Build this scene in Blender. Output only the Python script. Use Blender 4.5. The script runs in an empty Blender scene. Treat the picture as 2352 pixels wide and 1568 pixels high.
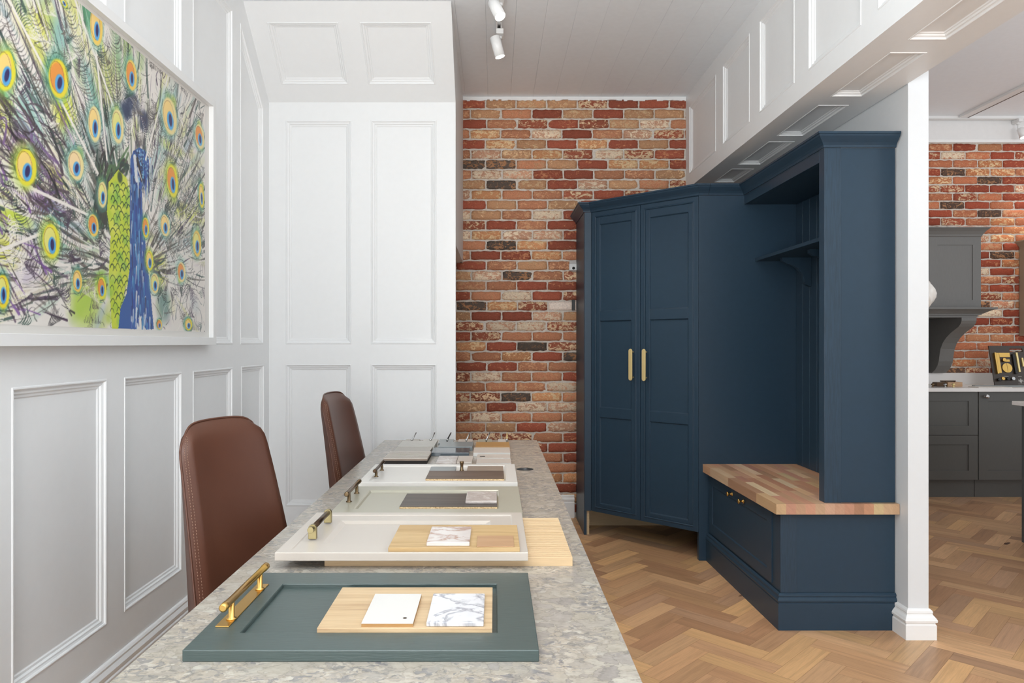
import bpy, math, random
import numpy as np
from mathutils import Vector, Matrix
R = random.Random(7)
S = bpy.context.scene
C = S.collection
# ------------------------------------------------------------------ camera
F = 1640.0; VX, VY = 1136.0, 788.0; H = 1.28        # focal length in px, vanishing point, eye height
cd = bpy.data.cameras.new('camera'); cam = bpy.data.objects.new('camera', cd); C.objects.link(cam)
cam.location = (0, 0, H); cam.rotation_euler = (math.pi/2, 0, 0)
cd.sensor_width = 36; cd.lens = F*36/2352
cd.shift_x = (1176-VX)/2352; cd.shift_y = -(784-VY)/2352
cd.clip_start = 0.05

S.camera = cam
# ------------------------------------------------------------------ light
S.view_settings.view_transform = 'Standard'; S.view_settings.look = 'None'
S.view_settings.gamma = 1; S.view_settings.use_curve_mapping = False
S.view_settings.exposure = -0.06
w = bpy.data.worlds.new('daylight'); S.world = w; w.use_nodes = True
w.node_tree.nodes['Background'].inputs[0].default_value = (0.91, 0.955, 1.0, 1)
w.node_tree.nodes['Background'].inputs[1].default_value = 1.12
def area(name, loc, target, sx, sy, power, color=(1, 1, 1), spread=180):
    l = bpy.data.lights.new(name, 'AREA'); l.shape = 'RECTANGLE'; l.size = sx; l.size_y = sy
    l.energy = power; l.color = color; l.spread = math.radians(spread)
    o = bpy.data.objects.new(name, l); C.objects.link(o); o.location = loc
    o.rotation_euler = (Vector(target)-Vector(loc)).to_track_quat('-Z', 'Y').to_euler()
    return o
area('shop_window_daylight', (0.9, -2.9, 1.7), (0.6, 4, 1.4), 4.2, 2.4, 14, (0.97, 0.985, 1))
area('low_left_fill', (-.6, -1.6, 1.0), (1.2, 4, 1.6), 1.2, 1.4, 56, (1, 1, 1))  # added fill light, low on the left behind the camera; no door there
area('ceiling_fill', (0.1, -0.6, 1.75), (0.1, -0.1, 3.1), 1.6, 1.6, 128, (0.93, 0.975, 1), 150)  # added fill behind the camera, aimed up to brighten the ceiling
area('kitchen_fill', (4.2, 1.0, 2.0), (4.2, 2.6, 3.3), 1.4, 1.4, 46, (0.95, 0.98, 1), 150)  # added fill, aimed up to brighten the kitchen

# ------------------------------------------------------------------ materials
def s2l(c): return tuple(((v/255)/12.92 if v/255 <= .04045 else ((v/255+.055)/1.055)**2.4) for v in c)
def mat(name, rgb, rough=.5, metal=0., spec=.5, coat=0.):
    m = bpy.data.materials.new(name); m.use_nodes = True
    b = m.node_tree.nodes['Principled BSDF']
    b.inputs['Base Color'].default_value = (*s2l(rgb), 1); b.inputs['Roughness'].default_value = rough
    b.inputs['Metallic'].default_value = metal; b.inputs['Specular IOR Level'].default_value = spec
    b.inputs['Coat Weight'].default_value = coat
    return m
class N:
    def __init__(s, m): s.t = m.node_tree; s.n = s.t.nodes; s.b = s.n['Principled BSDF']
    def add(s, typ, **kw):
        x = s.n.new(typ)
        for k, v in kw.items():
            if k.startswith('i_'):
                key = k[2:]; key = int(key) if key.isdigit() else key.replace('_', ' ')
                x.inputs[key].default_value = v
            else: setattr(x, k, v)
        return x
    def link(s, a, b): s.t.links.new(a, b)
    def coord(s, scale=(1, 1, 1), kind='Object'):
        tc = s.add('ShaderNodeTexCoord'); mp = s.add('ShaderNodeMapping'); mp.inputs['Scale'].default_value = scale
        s.link(tc.outputs[kind], mp.inputs['Vector']); return mp.outputs['Vector']
    def noise(s, vec, scale, detail=4, rough=.5, dist=0.):
        x = s.add('ShaderNodeTexNoise'); x.inputs['Scale'].default_value = scale; x.inputs['Detail'].default_value = detail
        x.inputs['Roughness'].default_value = rough; x.inputs['Distortion'].default_value = dist
        s.link(vec, x.inputs['Vector']); return x
    def ramp(s, fac, stops):
        r = s.add('ShaderNodeValToRGB'); e = r.color_ramp.elements
        while len(e) < len(stops): e.new(.5)
        for k, (p, c) in enumerate(stops): e[k].position = p; e[k].color = (*c, 1)
        s.link(fac, r.inputs['Fac']); return r.outputs['Color']
    def mix(s, fac, a, b, mode='MIX'):
        x = s.add('ShaderNodeMix', data_type='RGBA', blend_type=mode)
        for v, idx in ((fac, 0), (a, 6), (b, 7)):
            if hasattr(v, 'links'): s.link(v, x.inputs[idx])
            elif idx == 0: x.inputs[0].default_value = v
            else: x.inputs[idx].default_value = (*v, 1)
        return x.outputs[2]
    def bump(s, h, strength=.3, dist=.002):
        x = s.add('ShaderNodeBump'); x.inputs['Strength'].default_value = strength; x.inputs['Distance'].default_value = dist
        s.link(h, x.inputs['Height']); s.link(x.outputs['Normal'], s.b.inputs['Normal'])
G = lambda v: (v, v, v)
def painted(name, rgb, rough=.45, grain=None, amt=.05, spec=.5):
    """paint with the faint brush or wood-grain relief of the surface under it"""
    m = mat(name, rgb, rough, spec=spec); n = N(m)
    v = n.coord(grain or (1, 1, 1)); t = n.noise(v, 30 if grain is None else 60, 5)
    c = n.mix(1.0, n.ramp(t.outputs['Fac'], [(.3, G(1-amt)), (.7, G(1))]), s2l(rgb), 'MULTIPLY')
    n.link(c, n.b.inputs['Base Color'])
    n.bump(t.outputs['Fac'], .12 if grain is None else .5, .0006)
    return m
M = {}
M['wall'] = painted('white satin wall paint', (239, 240, 240), .42, amt=.015)
M['wall_flat'] = painted('white emulsion', (234, 233, 232), .6, amt=.03)
M['wall_stair'] = painted('white satin wall paint slightly dimmed', (231, 232, 232), .42, amt=.015)  # same white paint, darkened so the stair wall looks less brightly lit
M['wall_pillar_dim'] = painted('white satin wall paint dimmed', (224, 227, 229), .42, amt=.015)  # wall white toned down in colour to hold back light on the pillar
M['ceil'] = painted('white painted boards', (241, 246, 250), .38, amt=.03)
M['skirt'] = painted('white gloss trim paint', (242, 242, 241), .3, amt=.01)
M['navy'] = painted('navy satin paint', (40, 61, 78), .40, amt=.06, spec=.35)
M['navy_grain'] = painted('navy paint over open oak grain', (43, 65, 83), .40, grain=(6, 6, .25), amt=.35, spec=.4)
M['birch'] = painted('pale birch board', (206, 180, 140), .5, grain=(.3, 6, 6), amt=.15)
M['brass'] = mat('brushed gold brass', (212, 172, 98), .3, 1)
M['palebrass'] = mat('satin pale brass', (232, 210, 150), .45, .55)
M['antique'] = mat('antique brass', (128, 108, 82), .3, 1)
M['bronze'] = mat('bronze knurled bar', (92, 74, 60), .35, 1)
M['oliveb'] = mat('satin aged brass', (168, 156, 116), .35, 1)
M['steel'] = mat('satin nickel', (190, 190, 190), .3, 1)
M['tablebase'] = mat('dark table base', (46, 44, 44), .6)
M['black'] = mat('black metal', (22, 20, 20), .4)
M['teal'] = painted('dark teal green paint', (70, 83, 81), .33, grain=(.5, 6, 6), amt=.10)
M['greige'] = mat('greige satin lacquer', (192, 183, 173), .3)
M['sage'] = mat('sage grey satin lacquer', (168, 164, 148), .3)
M['offwhite'] = mat('off white satin lacquer', (216, 212, 206), .28)
M['cream'] = mat('cream lacquer', (202, 192, 183), .3)
M['whitegloss'] = mat('white lacquer', (206, 203, 198), .25)
M['grey1'] = mat('light grey lacquer', (190, 187, 180), .35)
M['grey2'] = mat('warm grey lacquer', (172, 166, 157), .35)
M['slate'] = mat('slate grey lacquer', (130, 136, 137), .3)
M['slateg'] = mat('gloss slate lacquer', (84, 92, 98), .08)
M['tan'] = painted('tan wood veneer', (172, 130, 78), .45, grain=(.5, 6, 6), amt=.15)
M['taupe'] = painted('taupe wood veneer', (150, 132, 117), .5, grain=(.4, 6, 6), amt=.25)
M['felt'] = mat('dark backing', (40, 35, 32), .9)
M['kitchen'] = painted('dark grey cabinet paint', (84, 83, 80), .38, grain=(6, 6, .3), amt=.08)
M['kitchen_hood'] = painted('mid grey cabinet paint', (108, 106, 103), .4, grain=(6, 6, .3), amt=.12)
M['island'] = painted('graphite cabinet paint', (70, 74, 76), .4, amt=.03)
M['quartz'] = mat('white quartz', (226, 222, 219), .25)
M['beigecab'] = painted('beige cabinet paint', (176, 160, 138), .45, amt=.03)
M['plastic'] = mat('white plastic', (226, 226, 224), .35)
M['lens'] = mat('dark lens', (25, 22, 20), .1)
M['plaster'] = painted('blank pale brick plug', (222, 205, 190), .8, amt=.08)
M['fixwhite'] = mat('white powder coat', (232, 232, 231), .35)
def emis(name, col, st):
    m = bpy.data.materials.new(name); m.use_nodes = True; b = m.node_tree.nodes['Principled BSDF']
    b.inputs['Base Color'].default_value = (0, 0, 0, 1); b.inputs['Emission Color'].default_value = (*col, 1)
    b.inputs['Emission Strength'].default_value = st; return m
M['lamp'] = emis('lit lamp lens', (1, .95, .85), 9)
def leather():
    m = mat('brown leather', (86, 56, 43), .38); n = N(m); v = n.coord()
    t = n.noise(v, 4, 3); c = n.ramp(t.outputs['Fac'], [(.3, s2l((86, 52, 39))), (.7, s2l((95, 59, 44)))])
    n.link(c, n.b.inputs['Base Color'])
    f = n.add('ShaderNodeTexVoronoi', i_Scale=500.); n.link(v, f.inputs['Vector']); n.bump(f.outputs['Distance'], .25, .0004)
    return m
M['leather'] = leather()
M['thread'] = mat('pale stitching thread', (158, 126, 106), .7)
def wood(name, stops, scale=(1, 14, 14), kind='Object', rough=.45, nscale=3., bump=.15):
    m = mat(name, (200, 170, 120), rough); n = N(m); v = n.coord(scale, kind)
    a = n.noise(v, nscale, 6, .6, .6); b = n.noise(v, nscale*6, 3, .6)
    c = n.ramp(a.outputs['Fac'], [(p, s2l(q)) for p, q in stops])
    c = n.mix(.5, c, n.ramp(b.outputs['Fac'], [(.3, G(.82)), (.65, G(1))]), 'MULTIPLY')
    n.link(c, n.b.inputs['Base Color']); n.bump(b.outputs['Fac'], bump, .0006); return m
M['oak'] = wood('pale oak', [(.25, (168, 136, 102)), (.5, (196, 168, 130)), (.75, (208, 182, 146))])
M['oak_mid'] = wood('natural oak', [(.25, (168, 135, 88)), (.5, (192, 160, 112)), (.75, (205, 176, 130))])
M['oak_small'] = wood('smoked oak', [(.25, (168, 130, 96)), (.5, (182, 144, 108)), (.75, (190, 154, 118))])
M['flute'] = wood('fluted pale oak', [(.25, (200, 170, 130)), (.5, (214, 184, 144)), (.75, (222, 196, 156))])
M['darkoak'] = wood('charcoal oak', [(.25, (52, 46, 42)), (.5, (78, 70, 64)), (.75, (98, 88, 80))])
M['brownoak'] = wood('walnut brown oak', [(.25, (72, 57, 48)), (.5, (98, 80, 68)), (.75, (116, 96, 82))])
M['chip'] = wood('raw board edge', [(.3, (150, 112, 66)), (.5, (216, 186, 140)), (.7, (236, 214, 172))], (8, 8, 8), nscale=20)
def marble(name, base, vein, scale=6., w=.06, seed=0.):
    m = mat(name, base, .2); n = N(m); v = n.coord(); mp = n.add('ShaderNodeVectorMath', operation='ADD')
    mp.inputs[1].default_value = (seed, seed*.7, 0); n.link(v, mp.inputs[0])
    a = n.noise(mp.outputs[0], scale, 6, .6, 1.5)
    c = n.mix(.75, s2l(base), n.ramp(a.outputs['Fac'], [(.5-w*3, s2l(base)), (.5, s2l(vein)), (.5+w*1.6, s2l(base))]))
    b = n.noise(mp.outputs[0], scale*2.2, 4, .6, .8)
    c = n.mix(.45, c, n.ramp(b.outputs['Fac'], [(.3, G(.86)), (.6, G(1))]), 'MULTIPLY')
    n.link(c, n.b.inputs['Base Color']); return m
M['marble_white'] = marble('white grey-veined marble', (212, 211, 213), (128, 128, 136), 8, .024, 3.3)
M['marble_pink'] = marble('warm gold-veined marble', (214, 206, 201), (160, 112, 84), 11, .034, 1.7)
M['marble_beige'] = marble('taupe marble', (212, 203, 198), (172, 160, 152), 14, .08, 5.1)
def quartz_table():
    m = mat('grey aggregate quartz', (190, 188, 185), .22); n = N(m); v = n.coord((1, 1.35, 1))
    d = n.noise(v, 14, 4, .6); sub = n.add('ShaderNodeVectorMath', operation='MULTIPLY_ADD')
    n.link(d.outputs['Color'], sub.inputs[0]); sub.inputs[1].default_value = (.12, .12, .12); n.link(v, sub.inputs[2])
    def vor(scale, feat='F1'):
        x = n.add('ShaderNodeTexVoronoi', feature=feat, i_Scale=scale); n.link(sub.outputs[0], x.inputs['Vector']); return x
    a = vor(26); e = vor(26, 'DISTANCE_TO_EDGE'); b = vor(75)
    ca = n.ramp(a.outputs['Color'], [(.0, s2l((156, 153, 152))), (.3, s2l((172, 168, 165))), (.55, s2l((178, 173, 164))), (.8, s2l((188, 185, 179))), (1, s2l((198, 196, 190)))])
    cb = n.ramp(b.outputs['Color'], [(.0, s2l((132, 132, 140))), (.35, s2l((166, 163, 159))), (.7, s2l((184, 177, 167))), (1, s2l((200, 197, 192)))])
    pick = n.noise(v, 9, 3); f = n.ramp(pick.outputs['Fac'], [(.44, G(0)), (.52, G(1))])
    c = n.mix(f, ca, cb)
    ed = n.ramp(e.outputs['Distance'], [(0, G(.74)), (.06, G(.97)), (.12, G(1))]); c = n.mix(.9, c, ed, 'MULTIPLY')
    c = n.mix(1., c, s2l((246, 241, 233)), 'MULTIPLY')
    fine = n.noise(v, 60, 5, .7); c = n.mix(.6, c, n.ramp(fine.outputs['Fac'], [(.32, G(.68)), (.62, G(1.0))]), 'MULTIPLY')
    n.link(c, n.b.inputs['Base Color']); return m
M['tabletop'] = quartz_table()
def attr_mat(name, rough, grain_scale=(2, 40, 1), bump=.2, amt=.22, rings=True):
    m = mat(name, (200, 200, 200), rough); n = N(m)
    at = n.add('ShaderNodeAttribute', attribute_name='Col'); v = n.coord(grain_scale, 'UV')
    a = n.noise(v, 1, 5, .6, .9); b = n.noise(v, 5, 3, .6)
    c = n.mix(1., at.outputs['Color'], n.ramp(a.outputs['Fac'], [(.3, G(1-amt)), (.5, G(.97)), (.72, G(1.06))]), 'MULTIPLY')
    c = n.mix(1., c, n.ramp(b.outputs['Fac'], [(.3, G(1-amt*.6)), (.6, G(1))]), 'MULTIPLY')
    k = n.noise(n.coord((5, 11, 1), 'UV'), 1.3, 1); c = n.mix(1., c, n.ramp(k.outputs['Fac'], [(.19, s2l((120, 98, 84))), (.23, G(1))]), 'MULTIPLY')
    n.link(c, n.b.inputs['Base Color']); n.bump(b.outputs['Fac'], bump, .0005); return m
M['parquet'] = attr_mat('oak herringbone blocks', .36)
M['block'] = attr_mat('oiled beech staves', .45, amt=.12)
def brick_mat():
    m = mat('reclaimed brick', (170, 100, 70), .85, spec=.25); n = N(m)
    a1 = n.add('ShaderNodeAttribute', attribute_name='Col'); a2 = n.add('ShaderNodeAttribute', attribute_name='Acc')
    v = n.coord((1, 1, 1.6)); t = n.noise(v, 26, 7, .65, 1.2); big = n.noise(v, 7, 2)
    s_ = n.add('ShaderNodeMath', operation='ADD'); n.link(t.outputs['Fac'], s_.inputs[0])
    s2 = n.add('ShaderNodeMath', operation='MULTIPLY'); s2.inputs[1].default_value = .16
    n.link(big.outputs['Fac'], s2.inputs[0]); n.link(s2.outputs[0], s_.inputs[1])
    s3 = n.add('ShaderNodeMath', operation='ADD'); n.link(s_.outputs[0], s3.inputs[0]); n.link(a2.outputs['Alpha'], s3.inputs[1])
    f = n.ramp(s3.outputs[0], [(.63, G(0)), (.70, G(1))])
    c = n.mix(f, a1.outputs['Color'], a2.outputs['Color'])
    fn = n.noise(v, 110, 4, .7); c = n.mix(1., c, n.ramp(fn.outputs['Fac'], [(.3, G(.7)), (.5, G(1)), (.72, G(1.22))]), 'MULTIPLY')
    n.link(c, n.b.inputs['Base Color']); n.bump(t.outputs['Fac'], .7, .004); return m
M['brick'] = brick_mat()
def mortar():
    m = mat('grey lime mortar', (186, 177, 168), .9, spec=.2); n = N(m); t = n.noise(n.coord(), 90, 4, .6)
    n.link(n.ramp(t.outputs['Fac'], [(.3, s2l((200, 191, 180))), (.7, s2l((222, 213, 203)))]), n.b.inputs['Base Color'])
    n.bump(t.outputs['Fac'], .5, .002); return m
M['mortar'] = mortar()
def art_mat():
    m = mat('printed watercolour', (255, 255, 255), .45); n = N(m)
    a = n.add('ShaderNodeAttribute', attribute_name='Col'); n.link(a.outputs['Color'], n.b.inputs['Base Color']); return m
M['art'] = art_mat()

# ------------------------------------------------------------------ mesh helpers
class MB:
    def __init__(s): s.v = []; s.f = []; s.mi = []; s.col = []; s.acc = []; s.uv = []; s.sm = []
    def face(s, idx, mi=0, col=None, acc=None, uv=None, sm=False):
        s.f.append(idx); s.mi.append(mi); s.col.append(col); s.acc.append(acc); s.uv.append(uv); s.sm.append(sm)
    def box(s, x0, x1, y0, y1, z0, z1, mi=0, col=None, xf=None):
        b = len(s.v); p = [(x, y, z) for z in (z0, z1) for y in (y0, y1) for x in (x0, x1)]
        if xf: p = [xf(*q) for q in p]
        s.v += p
        for q in ((0, 2, 3, 1), (4, 5, 7, 6), (0, 1, 5, 4), (2, 6, 7, 3), (0, 4, 6, 2), (1, 3, 7, 5)):
            s.face([b+k for k in q], mi, col)
        return s
    def prism(s, poly, axis, a, b_, mi=0, sm=False):
        """poly: 2D points; axis 0 -> (y,z) swept along x, 1 -> (x,z) along y, 2 -> (x,y) along z"""
        n = len(poly); b = len(s.v)
        for t in (a, b_):
            for (p, q) in poly:
                s.v.append((t, p, q) if axis == 0 else (p, t, q) if axis == 1 else (p, q, t))
        s.face([b+k for k in range(n)], mi); s.face([b+n+k for k in reversed(range(n))], mi)
        for k in range(n):
            j = (k+1) % n; s.face([b+k, b+n+k, b+n+j, b+j], mi, sm=sm)
        return s
    def tube(s, p0, p1, r0, r1=None, n=20, mi=0, cap=True, col=None):
        r1 = r0 if r1 is None else r1; p0 = Vector(p0); p1 = Vector(p1); d = (p1-p0).normalized()
        u = d.orthogonal().normalized(); w_ = d.cross(u); b = len(s.v)
        for p, r in ((p0, r0), (p1, r1)):
            for k in range(n):
                a = 2*math.pi*k/n; s.v.append(tuple(p+(u*math.cos(a)+w_*math.sin(a))*r))
        for k in range(n):
            j = (k+1) % n; s.face([b+k, b+j, b+n+j, b+n+k], mi, col, sm=True)
        if cap: s.face([b+k for k in reversed(range(n))], mi, col); s.face([b+n+k for k in range(n)], mi, col)
        return s
    def lathe(s, prof, o, d=(0, 0, 1), n=24, mi=0):
        o = Vector(o); d = Vector(d).normalized(); u = d.orthogonal().normalized(); w_ = d.cross(u); b = len(s.v)
        for (r, h) in prof:
            for k in range(n):
                a = 2*math.pi*k/n; s.v.append(tuple(o+d*h+(u*math.cos(a)+w_*math.sin(a))*r))
        for i in range(len(prof)-1):
            for k in range(n):
                j = (k+1) % n; s.face([b+i*n+k, b+i*n+j, b+(i+1)*n+j, b+(i+1)*n+k], mi, sm=True)
        s.face([b+k for k in reversed(range(n))], mi); s.face([b+(len(prof)-1)*n+k for k in range(n)], mi)
        return s
    def path(s, pts, r, n=8, mi=0, closed=False):
        for i in range(len(pts)-(0 if closed else 1)):
            s.tube(pts[i], pts[(i+1) % len(pts)], r, n=n, mi=mi, cap=True)
        return s
    def ring(s, poly, prof, O, U, V, Nn, mi=0, centre=False):
        """sweep profile (inset, height) round a convex polygon with mitred corners"""
        O, U, V, Nn = map(Vector, (O, U, V, Nn)); n = len(poly)
        ar = sum(poly[i][0]*poly[(i+1) % n][1]-poly[(i+1) % n][0]*poly[i][1] for i in range(n))
        sg = 1 if ar > 0 else -1
        def inset(d):
            out = []
            for i in range(n):
                a, b, c = Vector(poly[i-1]), Vector(poly[i]), Vector(poly[(i+1) % n])
                e1 = (b-a).normalized(); e2 = (c-b).normalized()
                n1 = Vector((-e1.y, e1.x))*sg; n2 = Vector((-e2.y, e2.x))*sg
                q = (n1+n2); q = q/(1+n1.dot(n2)); out.append(b+q*d)
            return out
        b = len(s.v)
        for (d, h) in prof:
            for p in inset(d): s.v.append(tuple(O+U*p[0]+V*p[1]+Nn*h))
        for i in range(len(prof)-1):
            for k in range(n):
                j = (k+1) % n; s.face([b+i*n+k, b+i*n+j, b+(i+1)*n+j, b+(i+1)*n+k], mi)
        if centre: s.face([b+(len(prof)-1)*n+k for k in range(n)], mi)
        return s
    def build(s, name, mats, parent=None, bevel=0., seg=2, warp=None, loc=None, weld=False):
        me = bpy.data.meshes.new(name); vs = [warp(*q) for q in s.v] if warp else s.v
        me.from_pydata(vs, [], s.f)
        for m in (mats if isinstance(mats, (list, tuple)) else [mats]): me.materials.append(m)
        me.polygons.foreach_set('material_index', s.mi); me.polygons.foreach_set('use_smooth', s.sm)
        if any(c is not None for c in s.col):
            for nm, src in (('Col', s.col), ('Acc', s.acc)):
                at = me.color_attributes.new(nm, 'FLOAT_COLOR', 'CORNER'); buf = []
                for f, c in zip(s.f, src):
                    c = c or (1, 1, 1, 0); c = tuple(c)+(1,)*(4-len(c)); buf += list(c)*len(f)
                at.data.foreach_set('color', buf)
        if any(u is not None for u in s.uv):
            ul = me.uv_layers.new(name='UVMap'); buf = []
            for f, u in zip(s.f, s.uv):
                for k in range(len(f)): buf += list(u[k]) if u else [0, 0]
            ul.data.foreach_set('uv', buf)
        me.validate(); me.update()
        import bmesh
        bm = bmesh.new(); bm.from_mesh(me)
        if weld: bmesh.ops.remove_doubles(bm, verts=bm.verts, dist=.00005)
        if not any(u is not None for u in s.uv): bmesh.ops.recalc_face_normals(bm, faces=bm.faces)
        bm.to_mesh(me); bm.free()
        o = bpy.data.objects.new(name, me); C.objects.link(o)
        if parent: o.parent = parent
        if bevel:
            md = o.modifiers.new('edge', 'BEVEL'); md.width = bevel; md.segments = seg; md.limit_method = 'ANGLE'
            md.angle_limit = math.radians(40); md.harden_normals = False
        return o
def tag(o, label=None, cat=None, group=None, kind=None):
    if label: o['label'] = label
    if cat: o['category'] = cat
    if group: o['group'] = group
    if kind: o['kind'] = kind
    return o
def thing(name, label, cat, loc=(0, 0, 0), rz=0., group=None):
    o = bpy.data.objects.new(name, None); C.objects.link(o); o.location = loc; o.rotation_euler = (0, 0, rz)
    o.empty_display_size = .05; return tag(o, label, cat, group)
def struct(o, label=None): o['kind'] = 'structure'; return tag(o, label)
def to(parent, mb):
    """shift mesh coordinates so world-space numbers can be used under a moved empty"""
    inv = Matrix.Translation(parent.location) @ Matrix.Rotation(parent.rotation_euler.z, 4, 'Z'); inv = inv.inverted()
    mb.v = [tuple(inv @ Vector(q)) for q in mb.v]; return mb

# ================================================================== ROOM
XL = -1.33; YP = 4.21; YB = 5.26; ZC = 3.09; ZS = 2.405; XR0 = 1.795; XR1 = 1.885; YPL = 3.10; YK = 6.48; ZK = 3.31
# floor : oak herringbone blocks 360 x 90 laid at 45 degrees
fb = MB(); W_ = .09; L_ = .36; q2 = math.sqrt(.5); g = .0004
U0, V0 = -1.825, 2.989
a_range = range(-75, 75)
def plank(u0, u1, v0, v1, along_u):
    cs = [(u0+g, v0+g), (u1-g, v0+g), (u1-g, v1-g), (u0+g, v1-g)]
    pts = [((u+v)*q2, (v-u)*q2) for u, v in cs]
    cx = sum(p[0] for p in pts)/4; cy = sum(p[1] for p in pts)/4
    if cx < -1.5 or cx > 6.4 or cy < -3.1 or cy > 6.7 or (cx > 4.5 and cy < 1.5): return
    b = len(fb.v); fb.v += [(x, y, 0) for x, y in pts]
    t = R.random(); base = [(178, 139, 105), (170, 131, 98), (192, 153, 115), (160, 122, 92), (184, 144, 107), (172, 136, 107), (196, 156, 112)][R.randrange(7)]
    k = 1.01+.14*t; c = s2l([min(255, x*k) for x in base]); o1, o2 = R.random()*50, R.random()*50
    lo, sh = (L_, W_)
    uv = [(0, 0), (lo, 0), (lo, sh), (0, sh)] if along_u else [(0, 0), (0, sh), (lo, sh), (lo, 0)]
    fb.face([b, b+1, b+2, b+3], 0, c, None, [(p+o1, q+o2) for p, q in uv])
for b_ in range(-70, 70):
    for a_ in range(-70, 70):
        m_ = (a_+b_) % 8
        if m_ == 0: plank(U0+a_*W_, U0+(a_+4)*W_, V0+b_*W_, V0+(b_+1)*W_, True)
        elif m_ == 4: plank(U0+a_*W_, U0+(a_+1)*W_, V0+b_*W_, V0+(b_+4)*W_, False)
floor = struct(fb.build('floor', M['parquet']), 'oak herringbone parquet floor')
sb = MB().box(-1.5, 6.5, -3.2, 6.7, -.06, -.0012)
sub = sb.build('floor_joints', mat('dark floor joints', (120, 92, 70), .8), floor)
# left wall
MOULD = [(0, 0), (.002, .0022), (.006, .0026), (.009, .0004), (.010, -.004), (.015, -.0062), (.020, -.0068), (.0225, -.0095), (.0245, -.0122), (.031, -.0135), (.034, -.0165), (.036, -.0172)]
from mathutils.geometry import tessellate_polygon
def panelled(mb, outer, holes, O, U, V):
    """flat face with openings for the sunk panels"""
    O, U, V = map(Vector, (O, U, V)); loops = [[Vector((p[0], p[1], 0)) for p in l] for l in [outer]+holes]
    flat = [p for l in loops for p in l]; b = len(mb.v); mb.v += [tuple(O+U*p.x+V*p.y) for p in flat]
    for t in tessellate_polygon(loops): mb.face([b+k for k in t])
    return mb
cols = [(-2.9, -2.42), (-2.3, -1.83), (-1.7, -1.23), (-1.1, -.63), (-.5, -.03), (.09, .57), (.69, 1.17), (1.285, 1.85), (1.965, 2.448), (2.563, 3.033), (3.147, 3.623)]
lholes = [rect2 for (a, b) in cols for rect2 in ([(a, .315), (b, .315), (b, 1.158), (a, 1.158)], [(a, 1.275), (b, 1.275), (b, 2.97), (a, 2.97)])]
lholes += [[(3.747, .315), (4.118, .315), (4.118, 1.158), (3.747, 1.158)], [(3.735, 1.275), (4.10, 1.275), (4.10, 2.63), (3.735, 2.955)]]
lm = panelled(MB().box(XL-.12, XL-.02, -3.1, YP+.05, 0, ZC+.06), [(-3.1, 0), (YP+.05, 0), (YP+.05, ZC+.06), (-3.1, ZC+.06)], lholes, (XL, 0, 0), (0, 1, 0), (0, 0, 1))
wl = lm.build('wall_left', M['wall']); struct(wl, 'white panelled wall')
for h in lholes: MB().ring(h, MOULD, (XL, 0, 0), (0, 1, 0), (0, 0, 1), (1, 0, 0), centre=True).build('panel_moulding', M['wall'], wl)
def skirting(name, x, y0, y1, h=.19, d=.022, axis=1, side=1, mt='skirt'):
    pr = [(0, 0), (d, 0), (d, h-.055), (d-.004, h-.05), (d-.002, h-.042), (d-.001, h-.032), (d-.006, h-.024), (d-.010, h-.018), (d-.009, h-.010), (d-.014, h-.003), (d-.018, h), (0, h)]
    if axis == 1: return MB().prism([(x+side*a, b) for a, b in pr], 1, y0, y1).build(name, M[mt])
    return MB().prism([(x+side*a, b) for a, b in pr], 0, y0, y1).build(name, M[mt])
struct(skirting('baseboard_left', XL, -3.05, YP-.001), 'white moulded skirting board')
# panelled wall under the stair and its sloping top
PC = ((-1.233, -.843), (-.73, -.342))
sh = [[(a, z0), (b, z0), (b, z1), (a, z1)] for (a, b) in PC for z0, z1 in ((.32, 1.157), (1.275, 2.594))]
wp = MB().box(XL-.12, -.23, YP+.02, YP+.045, 0, 2.70)
so = [(XL-.05, 0), (-.23, 0), (-.23, 2.70), (XL-.05, 2.70)]
panelled(wp, so, sh, (0, YP, 0), (1, 0, 0), (0, 0, 1)); wp.ring(so, [(0, -.0201), (0, 0)], (0, YP, 0), (1, 0, 0), (0, 0, 1), (0, -1, 0))
sl = Vector((0, 3.78-YP, ZC-2.70)); ln = sl.length; sl.normalize(); nn = Vector((0, -sl.z, sl.y))
ph = [[(a, ln*.19), (b, ln*.19), (b, ln*.81), (a, ln*.81)] for (a, b) in PC]
po_ = [(XL-.05, 0), (-.23, 0), (-.23, ln), (XL-.05, ln)]
panelled(wp, po_, ph, (0, YP, 2.70), (1, 0, 0), sl); wp.ring(po_, [(0, 0), (0, -.03)], (0, YP, 2.70), (1, 0, 0), sl, nn, centre=True)
wp.prism([(YP+.045, 1.87), (YB+.02, 1.87), (YB+.02, ZC+.02), (3.82, ZC+.02), (YP+.045, 2.70)], 0, -.262, -.232)
wp.box(-.62, -.60, YP+.045, YB, 0, 2.7).box(-.62, -.262, YP+.045, YB, 1.87, 1.89)
wpo = struct(wp.build('wall_stair', M['wall_stair']), 'white panelled wall with a sloping head')
for h in sh: MB().ring(h, MOULD, (0, YP, 0), (1, 0, 0), (0, 0, 1), (0, -1, 0), centre=True).build('panel_moulding', M['wall_stair'], wpo)
for h in ph: MB().ring(h, MOULD, (0, YP, 2.70), (1, 0, 0), sl, nn, centre=True).build('panel_moulding', M['wall_stair'], wpo)
struct(skirting('baseboard_stair', YP, XL+.022, -.23, axis=0, side=-1), 'white moulded skirting board')
struct(MB().box(-.255, -.237, YB-.05, YB-.004, 1.87, ZC-.001).build('trim_1', M['skirt']), 'white corner batten beside the bricks')
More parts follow.
